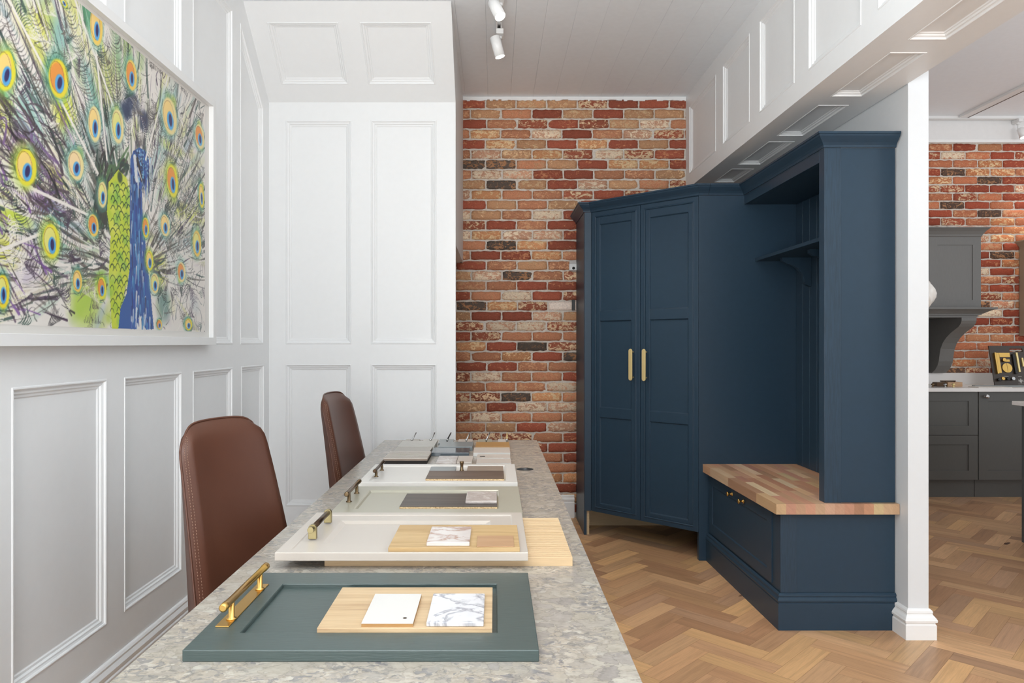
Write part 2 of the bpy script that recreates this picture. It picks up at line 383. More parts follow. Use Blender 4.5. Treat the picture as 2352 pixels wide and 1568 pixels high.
# ceiling : painted boards
cb = MB(); x = -.048-.165*8
while x < 1.42:
    x1 = min(x+.165, 1.42)
    ys = [-3.1]+sorted(R.uniform(-2.5, 4.9) for _ in range(2))+[YB+.04]
    for i in range(len(ys)-1):
        cb.box(max(x, XL-.05)+.0003, x1-.0003, ys[i]+.0003, ys[i+1]-.0003, ZC+R.uniform(0, .0008), ZC+.02)
    x += .165
ce = struct(cb.build('ceiling', M['ceil'], bevel=.0010, seg=1), 'white painted boarded ceiling')
MB().box(XL-.1, 1.42, -3.1, YB+.04, ZC+.012, ZC+.05).build('ceiling_backing', M['ceil'], ce)
# beam
b0_, b1_ = -3.1, YB+.02
bh = [[(a, 2.50), (b, 2.50), (b, 2.99), (a, 2.99)] for (a, b) in ((.40, .86), (.98, 1.46), (1.58, 2.02), (2.16, 2.62), (2.74, 3.20), (3.35, 3.79), (3.94, 4.40), (4.54, 5.16))]
bs_ = [[(a, 1.53), (b, 1.53), (b, 1.675), (a, 1.675)] for (a, b) in ((.93, 1.42), (1.54, 2.03), (2.155, 2.646), (2.762, 3.254), (3.374, 3.874), (3.984, 4.493), (4.606, 4.99))]
bx_ = MB().box(1.43, 1.768, b0_, b1_, ZS+.022, ZK+.02).box(1.768, 1.79, b0_, b1_, ZS+.0001, ZK+.02)
panelled(bx_, [(b0_, ZS), (b1_, ZS), (b1_, ZK+.02), (b0_, ZK+.02)], bh, (1.407, 0, 0), (0, 1, 0), (0, 0, 1))
panelled(bx_, [(b0_, 1.407), (b1_, 1.407), (b1_, 1.79), (b0_, 1.79)], bs_, (0, 0, ZS), (0, 1, 0), (1, 0, 0))
bm_ = struct(bx_.build('wall_beam', M['wall']), 'white panelled ceiling beam')
for h in bh: MB().ring(h, MOULD, (1.407, 0, 0), (0, 1, 0), (0, 0, 1), (-1, 0, 0), centre=True).build('panel_moulding', M['wall'], bm_)
for h in bs_: MB().ring(h, [(d*.8, q) for d, q in MOULD], (0, 0, ZS), (0, 1, 0), (1, 0, 0), (0, 0, -1), centre=True).build('panel_moulding', M['wall'], bm_)
# partition and pillar
pl = MB().box(XR0, XR1, YPL, YK-.05, 0, ZK+.01)
plo = struct(pl.build('wall_right', M['wall_pillar_dim'], bevel=.002), 'white partition wall ending as a pillar')
bp = [(0, 0), (0, .0), (.022, 0), (.022, .062), (.018, .068), (.018, .072), (.024, .076), (.025, .084), (.020, .094), (.012, .104), (.010, .110), (.012, .114), (.010, .122), (.004, .128), (0, .130)]
pb = MB(); n0 = len(bp)
x0, x1, y0, y1 = XR0, XR1, YPL, YK-.06
loop = [(x0, 3.19), (x0, y0), (x1, y0), (x1, y1)]
dirs = [(-1, 0), (-1, -1), (1, -1), (1, 0)]
for (px_, py_), (dx, dy) in zip(loop, dirs):
    for (d, h) in bp: pb.v.append((px_+dx*d, py_+dy*d, h))
for i in range(3):
    for k in range(n0-1): pb.face([i*n0+k, i*n0+k+1, (i+1)*n0+k+1, (i+1)*n0+k])
pb.face([k for k in range(n0)]); pb.face([3*n0+k for k in reversed(range(n0))])
struct(pb.build('baseboard_right', M['skirt']), 'white moulded plinth block around the pillar foot')
# kitchen shell
struct(MB().box(1.79, 6.5, -3.1, YK+.1, ZK, ZK+.05).build('ceiling_kitchen', M['ceil']), 'white kitchen ceiling')
struct(MB().box(XR1, 6.5, YK-.022, YK+.1, 3.105, ZK).build('wall_bulkhead', M['wall_flat']), 'white band above the kitchen bricks')
struct(MB().box(XR1, 6.5, YK-.034, YK-.022, 3.092, 3.122).build('trim_2', M['skirt'], bevel=.003), 'white bead over the kitchen bricks')
# bricks
PAL = {'R': ((158, 86, 66), (198, 134, 98)), 'O': ((190, 130, 98), (212, 160, 122)), 'T': ((190, 144, 108), (220, 184, 144)), 'P': ((200, 152, 124), (234, 212, 184)),
       'B': ((94, 82, 74), (176, 128, 92)), 'M': ((160, 92, 70), (234, 202, 164)), 'Y': ((202, 144, 102), (234, 200, 156)), 'D': ((130, 66, 52), (152, 86, 64)), 'W': ((234, 216, 202), (238, 222, 208))}
ROWS = ["RTTTMRRR", "OTORTRTT", "ROMRMTPO", "OYOPROPM", "RYTRYRTR", "OPTYMPMR", "BBOTRYYR", "OPPRROOT", "TBTRPTOM", "PYOOMRMM", "RTOTROYT", "PTOPRTOP", "MROROTRY", "PYPPRROT", "OBYROPTO", "ORRYOTRP",
        "ROTOTRPY", "TPBOMOTR", "OORRYTOP", "ROPRMOYT", "BYMWTPRO", "TRRPTOYR", "MPPMORTO", "RMOOOPYT", "YRBMTROP", "OOYRBOTP", "RROOTYPO", "MPOORTOY", "OOOPTRYO", "MMBYOTRP", "TRPPOYOR", "MPOOOTRY",
        "OTRPTROY", "TMMOROPT", "POMRTOYP", "PYTOROMT", "RTOODRPY", "PTRYYMOT", "OPYROTTO", "TOPRYOTO", "OTPRTTOO", "TOPROTYO"]
def brick_wall(name, x0, x1, y, z1, z0, pitch_x, pitch_z, joint0, rows=None, redder=False, label=None, seed=3):
    rr = random.Random(seed); mb = MB()
    mo = MB().box(x0, x1, y, y+.10, 0, z1+.03)
    nrow = int((z1-z0)/pitch_z)+2
    for r_ in range(nrow):
        zt = z1-r_*pitch_z
        if zt-.065 < z0-.02: break
        off = joint0+(pitch_x/2 if r_ % 2 else 0)+rr.uniform(-.006, .006)
        k0 = math.floor((x0-off)/pitch_x)
        kk = -1
        for k in range(k0, k0+60):
            a = off+k*pitch_x+.0055; b = off+(k+1)*pitch_x-.0055
            a = max(a, x0+.001); b = min(b, x1-.001)
            if b-a < .02:
                if off+k*pitch_x > x1: break
                continue
            code = None
            if rows:
                vis0 = math.floor((-.235-off)/pitch_x) if True else 0
                idx = k-vis0
                if 0 <= r_ < len(rows) and 0 <= idx < len(rows[r_]): code = rows[r_][idx]
            if code is None: code = rr.choice('RRMOOOTYPB' if not redder else 'RRRMRMOOOYPTB')
            c0, c1 = PAL[code]; j = rr.uniform(.92, 1.08)
            if redder: c0 = (c0[0], c0[1]*.90, c0[2]*.86)
            col = s2l([min(255, q*j) for q in c0]); j3 = rr.uniform(.92, 1.05); acc = s2l([min(255, q*j3) for q in c1])
            bias = {'R': rr.uniform(-.07, .01), 'D': -.08, 'O': rr.uniform(-.04, .08), 'T': rr.uniform(-.04, .05), 'P': rr.uniform(.04, .14), 'B': rr.uniform(.0, .07), 'M': rr.uniform(.02, .09), 'Y': rr.uniform(.0, .09), 'W': 0}[code]
            zb = zt-.063; nx, nz = 9, 4; dep = .0065+rr.uniform(0, .004); tilt = rr.uniform(-.002, .002); base = len(mb.v)
            for iz in range(nz+1):
                for ix in range(nx+1):
                    fx, fz = ix/nx, iz/nz; X = a+(b-a)*fx; Z = zb+(zt-zb)*fz
                    ex = ix in (0, nx); ez = iz in (0, nz)
                    if ex: X += rr.uniform(-.0025, .0025)
                    if ez: Z += rr.uniform(-.003, .003)-(.0035 if iz == nz else -.0035)*(1 if ex else 0)
                    d = dep+tilt*(fx-.5)*4+rr.uniform(-.0014, .0014)
                    if ex or ez: d -= .0045
                    mb.v.append((X, y-d, Z))
            for iz in range(nz):
                for ix in range(nx):
                    q = base+iz*(nx+1)+ix; mb.face([q, q+1, q+nx+2, q+nx+1], 0, col, (*acc, bias), sm=True)
            edge = [base+i for i in range(nx+1)]+[base+i*(nx+1)+nx for i in range(1, nz+1)]+[base+nz*(nx+1)+i for i in range(nx-1, -1, -1)]+[base+i*(nx+1) for i in range(nz-1, 0, -1)]
            e2 = []
            for q in edge: X, _, Z = mb.v[q]; mb.v.append((X, y+.002, Z)); e2.append(len(mb.v)-1)
            for i in range(len(edge)):
                j2 = (i+1) % len(edge); mb.face([edge[i], e2[i], e2[j2], edge[j2]], 0, col, (*acc, bias))
    w0 = struct(mo.build(name, M['mortar']), label)
    mb.build('brickwork', M['brick'], w0)
    return w0
brick_wall('wall_back', -.60, XR0-.001, YB, 3.073, 0, .2253, .0744, -.0631-.2253, ROWS, label='reclaimed brick wall')
brick_wall('wall_kitchen', XR1+.001, 6.5, YK, 3.088, .8, .2245, .0752, 3.93, None, True, 'red reclaimed brick kitchen wall', 5)
tp = MB(); xx = -.232
while xx < 1.405:
    d = R.uniform(.012, .03); tp.box(xx, min(xx+d, 1.405), YB-.018, YB, 3.064+R.uniform(-.006, .006), ZC); xx += d
struct(tp.build('trim_3', M['skirt']), 'ragged white paint line along the top of the bricks')
struct(skirting('baseboard_back', YB-.012, -.1, .585, h=.168, axis=0, side=-1), 'white moulded skirting board under the bricks')

# ================================================================== NAVY CORNER UNIT
def rect(a, b, c, d): return [(a, b), (c, b), (c, d), (a, d)]
NX0, NX1 = 1.203, 1.775; NY = 4.205
CT, CBm = 2.212, 2.151
# warp : the bench side runs very slightly out of square
def warp(x, y, z):
    k = max(0, min(1, (1.80-x)/.56)); return (x+k*.020*max(0, min(1, (NY-y)/1.02)), y, z)
cab = thing('hallway_bench_unit', 'navy boot-room unit with tall end panel, shelf and drawer under a timber seat', 'bench', (1.5, 3.7, 0))
def P(mb, name, mt, parent=cab, **k):
    return to(cab, mb).build(name, M[mt] if isinstance(mt, str) else mt, parent, **k)
P(MB().box(NX0, NX1+.012, NY, NY+.033, 0, CBm), 'side_panel', 'navy', bevel=.0012)
# beadboard back
bb = MB(); y = 4.2035
while y > 3.26:
    bb.box(NX1, NX1+.015, y-.0885, y-.0015, .569, 2.097); y -= .09
bb.box(NX1+.006, NX1+.018, 3.24, 4.2035, .569, 2.15)
P(bb, 'beadboard_back', 'navy', bevel=.002, seg=1)
# front end panel : thick stile and flat panel above the seat
e = MB().box(1.47, NX1+.012, 3.186, 3.235, .5695, CBm)
P(e, 'end_panel', 'navy', bevel=.0012)
P(MB().box(1.470, 1.545, 3.182, 3.1858, .5695, CBm), 'end_stile', 'navy_grain', bevel=.0012)
# fascia, canopy underside
P(MB().box(1.47, 1.490, 3.2355, 4.2045, 2.097, CBm), 'fascia', 'navy', bevel=.001)
P(MB().box(1.4905, NX1, 3.2355, 4.2045, 2.097, 2.115), 'canopy', 'navy')
# cornice, mitred, following the three faces
CP = [(0, CBm), (.006, CBm), (.009, CBm+.010), (.016, CBm+.020), (.028, CBm+.032), (.038, CBm+.043), (.041, CBm+.050), (.045, CBm+.052), (.045, CT), (0, CT)]
def cornice(pts, name, parent, cabroot, ends=(None, None)):
    """pts: plan polyline of the carcass face, outside on the right-hand side of travel"""
    mb = MB(); n = len(pts); k = len(CP)
    for i in range(n):
        if i == 0: d1 = d2 = (Vector(pts[1])-Vector(pts[0])).normalized()
        elif i == n-1: d1 = d2 = (Vector(pts[-1])-Vector(pts[-2])).normalized()
        else: d1 = (Vector(pts[i])-Vector(pts[i-1])).normalized(); d2 = (Vector(pts[i+1])-Vector(pts[i])).normalized()
        n1 = Vector((d1.y, -d1.x)); n2 = Vector((d2.y, -d2.x)); m = (n1+n2)/(1+n1.dot(n2))
        for (d, z) in CP: mb.v.append((pts[i][0]+m.x*d, pts[i][1]+m.y*d, z))
    for i in range(n-1):
        for j in range(k):
            j2 = (j+1) % k; mb.face([i*k+j, i*k+j2, (i+1)*k+j2, (i+1)*k+j])
    mb.face(list(range(k))); mb.face([(n-1)*k+j for j in reversed(range(k))])
    return to(cabroot, mb).build(name, M['navy'], parent)
WA = (.640, 4.750); WB = (1.203, 4.205)      # plan of the angled doors
cornice([(1.26, NY), (1.47, NY), (1.47, 3.182), (NX1+.012, 3.182)], 'cornice', cab, cab)
# shelf and brackets
P(MB().box(1.533, NX1-.0005, 3.2355, 4.2045, 1.762, 1.780), 'shelf', 'navy', bevel=.001)
for y in (4.015, 3.665):
    pr = [(1.7745, 1.7615), (1.612, 1.7615), (1.612, 1.742), (1.618, 1.738)]
    for i in range(1, 11):
        a = i/10*math.pi/2; pr.append((1.618+.118*math.sin(a), 1.738-.105*(1-math.cos(a))-.010))
    pr += [(1.732, 1.622), (1.742, 1.612), (1.752, 1.606), (1.764, 1.600), (1.7745, 1.598)]
    P(MB().prism(pr, 1, y-.014, y+.014), 'shelf_bracket', 'navy', bevel=.001, seg=1)
# bench body
def PW(mb, name, mt, parent=cab, **k):
    mb.v = [warp(*q) for q in mb.v]; return P(mb, name, mt, parent, **k)
PW(MB().box(1.262, NX1+.017, 3.20, 4.2045, .15, .522), 'bench_carcass', 'navy', bevel=.001)
PW(MB().box(1.262, NX1+.016, 3.1955, 3.1995, .165, .522), 'bench_end_panel', 'navy', bevel=.001)
PW(MB().box(1.2585, 1.335, 3.1915, 3.1953, .165, .522), 'bench_stile', 'navy_grain', bevel=.001)
# plinth with moulded top, mitred at the corner
pp = [(0, 0), (.012, 0), (.012, .118), (.009, .121), (.009, .124), (.014, .127), (.015, .134), (.010, .143), (.007, .146), (.007, .150), (.010, .152), (.009, .158), (.003, .163), (0, .165)]
pm = MB(); k = len(pp)
for (px_, py_), (dx, dy) in zip([(1.257, 4.2045), (1.257, 3.195), (NX1+.018, 3.195)], [(-1, 0), (-1, -1), (0, -1)]):
    for d, z in pp: pm.v.append((px_+dx*d, py_+dy*d, z))
for i in range(2):
    for j in range(k-1): pm.face([i*k+j, i*k+j+1, (i+1)*k+j+1, (i+1)*k+j])
pm.face(list(range(k))); pm.face([2*k+j for j in reversed(range(k))])
PW(pm, 'plinth', 'navy')
# drawer
dw = MB().ring(rect(3.285, .178, 4.185, .508), [(0, 0), (0, .006), (.052, .006), (.056, .004), (.060, -.002), (.066, -.003), (.070, -.006)], (1.262, 0, 0), (0, 1, 0), (0, 0, 1), (-1, 0, 0), centre=True)
drawer = PW(dw, 'drawer', 'navy')
for y in (3.80, 3.625):
    kb = MB().lathe([(.011, 0), (.011, .003), (.005, .004), (.005, .020), (.009, .021), (.012, .023), (.012, .028), (.009, .030)], (1.2645, y, .478), (-1, 0, 0), 20)
    P(kb, 'knob', 'brass', drawer)
# butcher block of staves
bk = MB(); x = 1.226; xs = [1.226]
while xs[-1] < NX1+.014: xs.append(min(xs[-1]+.0447, NX1+.016))
cols_b = [(200, 160, 126), (188, 144, 114), (208, 174, 140), (194, 150, 122), (214, 184, 150), (172, 128, 102), (202, 166, 130), (196, 156, 120)]
for i in range(len(xs)-1):
    y = 3.158
    while y < 4.2045:
        y1 = min(y+R.uniform(.16, .42), 4.2045)
        if 4.2045-y1 < .06: y1 = 4.2045
        c = s2l([q*R.uniform(.96, 1.03) for q in cols_b[R.randrange(8)]]); b = len(bk.v); nf = len(bk.f)
        bk.box(xs[i], xs[i+1], y, y1, .5225, .569, 0, c); o1, o2 = R.random()*40, R.random()*40
        for f_ in range(nf, nf+6):
            q = bk.f[f_]; endg = f_-nf in (2, 3)
            bk.uv[f_] = [((bk.v[j][0]*8 if endg else bk.v[j][1])+o1, (bk.v[j][2] if f_-nf in (4, 5) else bk.v[j][0])+o2+(bk.v[j][2] if endg else 0)) for j in q]
        y = y1
PW(bk, 'seat_top', 'block')

# ---- corner wardrobe
wr = thing('corner_wardrobe', 'tall navy corner wardrobe with two angled doors, in front of the brick wall', 'wardrobe', (1.0, 4.8, 0))
def Q(mb, name, mt, parent=wr, **k): return to(wr, mb).build(name, M[mt], parent, **k)
Q(MB().box(.598, .616, 4.775, YB-.036, 0, CBm), 'side_panel', 'navy', bevel=.001)
Q(MB().box(.6163, .634, 4.785, YB-.036, 0, .163), 'inner_side', 'birch')
dv = (Vector(WB)-Vector(WA)); wlen = dv.length; dv.normalize(); nv = Vector((dv.y, -dv.x))    # nv points into the room
def AX(mb): # local: x along doors, y outwards (towards room), z up
    mb.v = [(WA[0]+dv.x*a+nv.x*b, WA[1]+dv.y*a+nv.y*b, z) for a, b, z in mb.v]; return mb
MB_body = MB().prism([(.617, 4.79), (.655, 4.765), (1.195, 4.24), (1.232, 4.2395), (NX1, 4.2395), (NX1, YB-.03), (.617, YB-.03)], 2, .165, CBm)
Q(MB_body, 'carcass', 'navy')
Q(MB().box(.60, .645, 4.757, 4.784, .164, CBm-.0002), 'front_stile', 'navy', bevel=.001)
Q(AX(MB().box(0, wlen, -.04, -.003, 2.149, CT-.02)), 'top_rail', 'navy')
Q(MB().box(.636, NX1, 5.02, 5.036, 0, .1645), 'back_board', 'birch')
mid = wlen*.487
for i, (a, b) in enumerate(((.006, mid-.0015), (mid+.0015, wlen-.004))):
    d = MB().ring(rect(a, .166, b, 2.147), [(0, -.02), (0, 0), (.027, 0), (.029, .004), (.033, .004), (.036, -.001)], (0, 0, 0), (1, 0, 0), (0, 0, 1), (0, 1, 0))
    st = .066
    aa, bb_ = a+.036, b-.036
    zs = [(.202, .225), (.794, .858), (1.427, 1.491), (2.062, 2.111)]
    # rails and stiles of the leaf
    d.box(aa, a+st, -.02, -.001, .202, 2.111); d.box(b-st, bb_, -.02, -.001, .202, 2.111)
    for z0, z1 in zs: d.box(a+st, b-st, -.02, -.001, z0, z1)
    leaf = Q(AX(d), 'door', 'navy', bevel=.002)
    for z0, z1 in ((.225, .794), (.858, 1.427), (1.491, 2.062)):
        pn = MB().ring(rect(a+st, z0, b-st, z1), [(0, -.001), (.0055, -.0085), (.006, -.0085)], (0, 0, 0), (1, 0, 0), (0, 0, 1), (0, 1, 0), centre=True)
        Q(AX(pn), 'door_panel', 'navy', leaf)
    hx = (b-.048) if i == 0 else (a+.046)
    pts = []
    for j in range(9): t = math.pi*j/8; pts.append((hx+.0135*math.cos(t), 1.245-.0135+.0135*math.sin(t)))
    for j in range(9): t = math.pi+math.pi*j/8; pts.append((hx+.0135*math.cos(t), 1.045+.0135+.0135*math.sin(t)))
    h = MB().prism(pts, 1, .030, .037)
    for z in (1.225, 1.065): h.tube((hx, 0, z), (hx, .031, z), .0045, n=12)
    Q(AX(h), 'handle', 'palebrass', leaf, bevel=.002)
cornice([(.598, YB-.04), (.598, 4.757), (.640, 4.757), (1.203, NY+.0), (1.2585, NY)], 'cornice', wr, wr)

# ================================================================== TABLE
ZT = .76
tb = thing('showroom_table', 'long table with a grey speckled stone top and chairs along one side', 'table', (-.18, 2.3, 0))
def T(mb, name, mt, parent=tb, **k): return to(tb, mb).build(name, M[mt], parent, **k)
gx, gy, gr = .125, 2.95, .036
tm = MB(); ytop = (.55, 3.84); xa, xb = -.59, .2265
ncirc = 32; cpts = [(gx+gr*math.cos(2*math.pi*k/ncirc), gy+gr*math.sin(2*math.pi*k/ncirc)) for k in range(ncirc)]
def top_layer(z, flip):
    b = len(tm.v); tm.v.extend([(x, y, z) for x, y in cpts])
    sq = [(gx+.06*max(-1, min(1, 1.5*math.cos(2*math.pi*k/ncirc))), gy+.06*max(-1, min(1, 1.5*math.sin(2*math.pi*k/ncirc)))) for k in range(ncirc)]
    tm.v.extend([(x, y, z) for x, y in sq])
    for k in range(ncirc):
        j = (k+1) % ncirc; tm.face([b+k, b+j, b+ncirc+j, b+ncirc+k])
    X = [xa, gx-.06, gx+.06, xb]; Y = [ytop[0], gy-.06, gy+.06, ytop[1]]
    for i in range(3):
        for j in range(3):
            if i == 1 and j == 1: continue
            c = len(tm.v); tm.v.extend([(X[i], Y[j], z), (X[i+1], Y[j], z), (X[i+1], Y[j+1], z), (X[i], Y[j+1], z)]); tm.face([c, c+1, c+2, c+3])
top_layer(ZT, 0); top_layer(ZT-.03, 1)
for (p, q) in (((xa, ytop[0]), (xb, ytop[0])), ((xb, ytop[0]), (xb, ytop[1])), ((xb, ytop[1]), (xa, ytop[1])), ((xa, ytop[1]), (xa, ytop[0]))):
    c = len(tm.v); tm.v.extend([(*p, ZT-.03), (*q, ZT-.03), (*q, ZT), (*p, ZT)]); tm.face([c, c+1, c+2, c+3])
T(tm, 'tabletop', 'tabletop')
cg = MB().lathe([(gr, -.04), (gr+.0, 0), (gr-.004, .0), (gr-.004, -.04)], (gx, gy, ZT), (0, 0, 1), 32)
cgo = MB().box(gx-.045, gx+.045, gy-.045, gy+.045, ZT-.10, ZT-.035); T(cgo, 'cable_box', 'black')
T(MB().tube((gx, gy, ZT-.03), (gx, gy, ZT-.001), gr+.0002, n=32, cap=False), 'cable_port', 'steel')
T(MB().box(-.585, -.10, .62, .66, 0, ZT-.0302).box(-.12, .2, .62, .66, 0, ZT-.0302), 'end_panel', 'tablebase')
T(MB().box(-.36, .2, 3.77, 3.81, 0, ZT-.0302), 'end_panel', 'tablebase')
T(MB().box(.15, .19, .66, 3.77, 0, ZT-.0302), 'front_panel', 'tablebase')

# ---- chairs
def make_chair(label):
    c = thing('dining_chair', label, 'chair', (0, 0, 0), 0, 'leather chairs along the table')
    NXg, NZ = 20, 26
    def fr(s, t):   # s -1..1 across, t 0..1 up the back
        z = .40+.645*t; wv = .235-.050*t
        wt = wv
        if t > .80:   # rounded top corners
            u = (t-.80)/.20; wt = wv*(1-.13*u**4)
        y = s*wt; lean = -.235-.135*t-.015*t*t
        x = lean+.030*(s*s)*(.3+.7*t)
        z += -.040*abs(s)**7*t**8-.006*s*s*t
        return x, y, z
    def surf(off, name, m, front):
        mb = MB()
        for i in range(NZ+1):
            for j in range(NXg+1):
                s = -1+2*j/NXg; t = i/NZ; x, y, z = fr(s, t)
                e_ = min(1, (1-abs(s))*6); tt = min(1, (1-t)*9); k = min(e_, tt); k = math.sqrt(max(0, 1-(1-k)**2))
                mb.v.append((x+(off*k if front else -off*k*(.45+2.2*(1-t))), y, z))
        for i in range(NZ):
            for j in range(NXg):
                q = i*(NXg+1)+j; mb.face([q, q+1, q+NXg+2, q+NXg+1], sm=True)
        return mb
    pad = surf(.028, 'backrest', 0, True); sh = surf(.022, 'shell', 0, False); b0 = len(pad.v)
    pad.build('backrest', M['leather'], c)
    sh.build('back_shell', M['leather'], c)
    edge = [fr(-1, i/NZ) for i in range(NZ+1)]+[fr(-1+2*j/NXg, 1) for j in range(1, NXg)]+[fr(1, i/NZ) for i in range(NZ, -1, -1)]
    pp_ = MB(); E = [Vector(q)+Vector((.002, 0, 0)) for q in edge]; nE = 8
    for i, q in enumerate(E):
        tn = (E[min(i+1, len(E)-1)]-E[max(i-1, 0)]).normalized(); bx = Vector((1, 0, 0)); by = tn.cross(bx).normalized(); bx = by.cross(tn)
        for k in range(nE): a = 2*math.pi*k/nE; pp_.v.append(tuple(q+(bx*math.cos(a)+by*math.sin(a))*.0032))
    for i in range(len(E)-1):
        for k in range(nE): j = (k+1) % nE; pp_.face([i*nE+k, i*nE+j, (i+1)*nE+j, (i+1)*nE+k], sm=True)
    pp_.build('piping', M['leather'], c)
    st = MB()
    for i in range(150):
        if i % 2: continue
        t0 = i/150; t1 = (i+1.1)/150
        for s_ in (-.975, -.945):
            p = []
            for t in (t0, t1):
                x, y, z = fr(s_, t); k = min(1, (1+s_)*6, (1-t)*9); k = math.sqrt(max(0, 1-(1-k)**2)); p.append((x+.028*k+.0004, y, z))
            st.tube(p[0], p[1], .0008, n=5)
    st.build('stitching', M['thread'], c)
    sm_ = MB(); ns = 24; outline = []
    for k_ in range(ns):
        a = 2*math.pi*k_/ns; ca, sa = math.cos(a), math.sin(a)
        outline.append((.01+.225*math.copysign(abs(ca)**.5, ca), .235*math.copysign(abs(sa)**.5, sa)))
    for z, f in ((.405, .93), (.415, .99), (.44, 1.), (.465, .98), (.475, .92), (.480, .7)):
        for x, y in outline: sm_.v.append((x*f, y*f, z))
    for i in range(5):
        for k_ in range(ns):
            j = (k_+1) % ns; sm_.face([i*ns+k_, i*ns+j, (i+1)*ns+j, (i+1)*ns+k_], sm=True)
    sm_.face([k_ for k_ in reversed(range(ns))]); sm_.face([5*ns+k_ for k_ in range(ns)])
    sm_.build('seat', M['leather'], c)
    for sx in (-1, 1):
        for sy in (-1, 1):
            MB().tube((sx*.15, sy*.15, .405), (sx*.20, sy*.20, 0), .014, .010, n=14).build('leg', M['black'], c)
    return c
ch = make_chair('brown leather chair with stitched back, the nearer of two at the stone-topped table')
ch.location = (-.515, 2.10, 0); ch.rotation_euler = (0, 0, math.radians(-20))
ch2 = ch.copy(); C.objects.link(ch2)
for k_ in list(ch.children):
    q = k_.copy(); C.objects.link(q); q.parent = ch2
ch2['label'] = 'brown leather chair at the far end, in front of the white stair wall'
ch2.location = (-.41, 3.36, 0); ch2.rotation_euler = (0, 0, math.radians(-7))

# ---- sample doors on the table
def sample_door(label, X0, X1, Y0, Y1, z0, th, rx0, rx1, ry0, ry1, m, prof, group='painted sample doors on the table', tilt=0.):
    d = thing('sample_door', label, 'sample door', ((X0+X1)/2, (Y0+Y1)/2, z0), 0, group)
    z1 = z0+th
    fr = MB().ring(rect(X0, Y0, X1, Y1), [(0, z0), (0, z1)], (0, 0, 0), (1, 0, 0), (0, 1, 0), (0, 0, 1))
    b = len(fr.v); fr.v += [(x, y, z1) for x, y in rect(X0, Y0, X1, Y1)]+[(x, y, z1) for x, y in rect(rx0, ry0, rx1, ry1)]
    for k_ in range(4): j = (k_+1) % 4; fr.face([b+k_, b+j, b+4+j, b+4+k_])
    fr.ring(rect(rx0, ry0, rx1, ry1), [(a, z1+h) for a, h in prof], (0, 0, 0), (1, 0, 0), (0, 1, 0), (0, 0, 1))
    b = len(fr.v); fr.v += [(x, y, z0) for x, y in rect(X0, Y0, X1, Y1)]; fr.face([b, b+1, b+2, b+3])
    import bmesh
    o = to3(d, fr).build('door_frame', M[m], d, weld=True)
    bv = o.modifiers.new('edge', 'BEVEL'); bv.width = .0016; bv.segments = 3; bv.limit_method = 'ANGLE'; bv.angle_limit = math.radians(50)
    a, h = prof[-1]
    p = MB().box(rx0+a-.004, rx1-a+.004, ry0+a-.004, ry1-a+.004, z0+.002, z1+h-.0001)
    to3(d, p).build('door_panel', M[m], d)
    return d
def to3(d, mb):
    o = d.location; mb.v = [(x-o.x, y-o.y, z-o.z) for x, y, z in mb.v]; return mb
dT = sample_door('dark teal green sample door with long gold handle on a backplate', -.510, .0727, 1.165, 1.559, ZT, .0195, -.441, .0055, 1.235, 1.488, 'teal', [(0, 0), (.0015, -.001), (.0015, -.008)])
dG = sample_door('pale greige sample door on the fluted oak board, with blocky brass handle', -.505, .077, 1.638, 2.027, ZT+.0205, .0195, -.474, .047, 1.665, 2.00, 'greige',
                 [(0, 0), (.002, -.0025), (.004, -.0025), (.055, -.0025), (.058, -.0025), (.072, -.0085), (.074, -.0085)])
dS = sample_door('sage grey sample door lying between the greige and off-white ones', -.487, .083, 2.105, 2.50, ZT, .0195, -.427, .014, 2.16, 2.435, 'sage', [(0, 0), (.004, -.002), (.008, -.007)])
dW = sample_door('off-white sample door with bronze bar handle and knob, behind the sage one', -.493, .083, 2.568, 2.96, ZT, .0195, -.466, .048, 2.60, 2.935, 'offwhite', [(0, 0), (.006, -.001), (.012, -.006)])
def bar_handle(door, x, y0, y1, zb, zbar, r, posts, m_bar, m_post, plate=None, name='handle'):
    hb = MB()
    hb.lathe([(r*.8, 0), (r*1.15, .001), (r*1.15, .018), (r, .019), (r, y1-y0-.019), (r*1.15, y1-y0-.018), (r*1.15, y1-y0-.001), (r*.8, y1-y0)], (x, y0, zbar), (0, 1, 0), 24)
    h = to3(door, hb).build(name, M[m_bar], door)
    if plate:
        to3(door, MB().box(*plate)).build('backplate', M[m_post], h, bevel=.0006)
    for py in posts:
        to3(door, MB().lathe([(r*1.5, 0), (r*1.5, .002), (r*.85, .0035), (r*.85, zbar-zb-r*.5)], (x, py, zb), (0, 0, 1), 20)).build('handle_post', M[m_post], h)
    return h
zt = ZT+.0195
bar_handle(dT, -.476, 1.25, 1.49, zt+.0022, .816, .0064, (1.292, 1.448), 'brass', 'brass', (-.4925, -.468, 1.258, 1.48, zt+.0001, zt+.0022))
bar_handle(dS, -.460, 2.215, 2.435, zt, .811, .0062, (2.255, 2.382), 'antique', 'antique')
bar_handle(dW, -.444, 2.64, 2.86, zt, .807, .0058, (2.677, 2.812), 'bronze', 'antique')
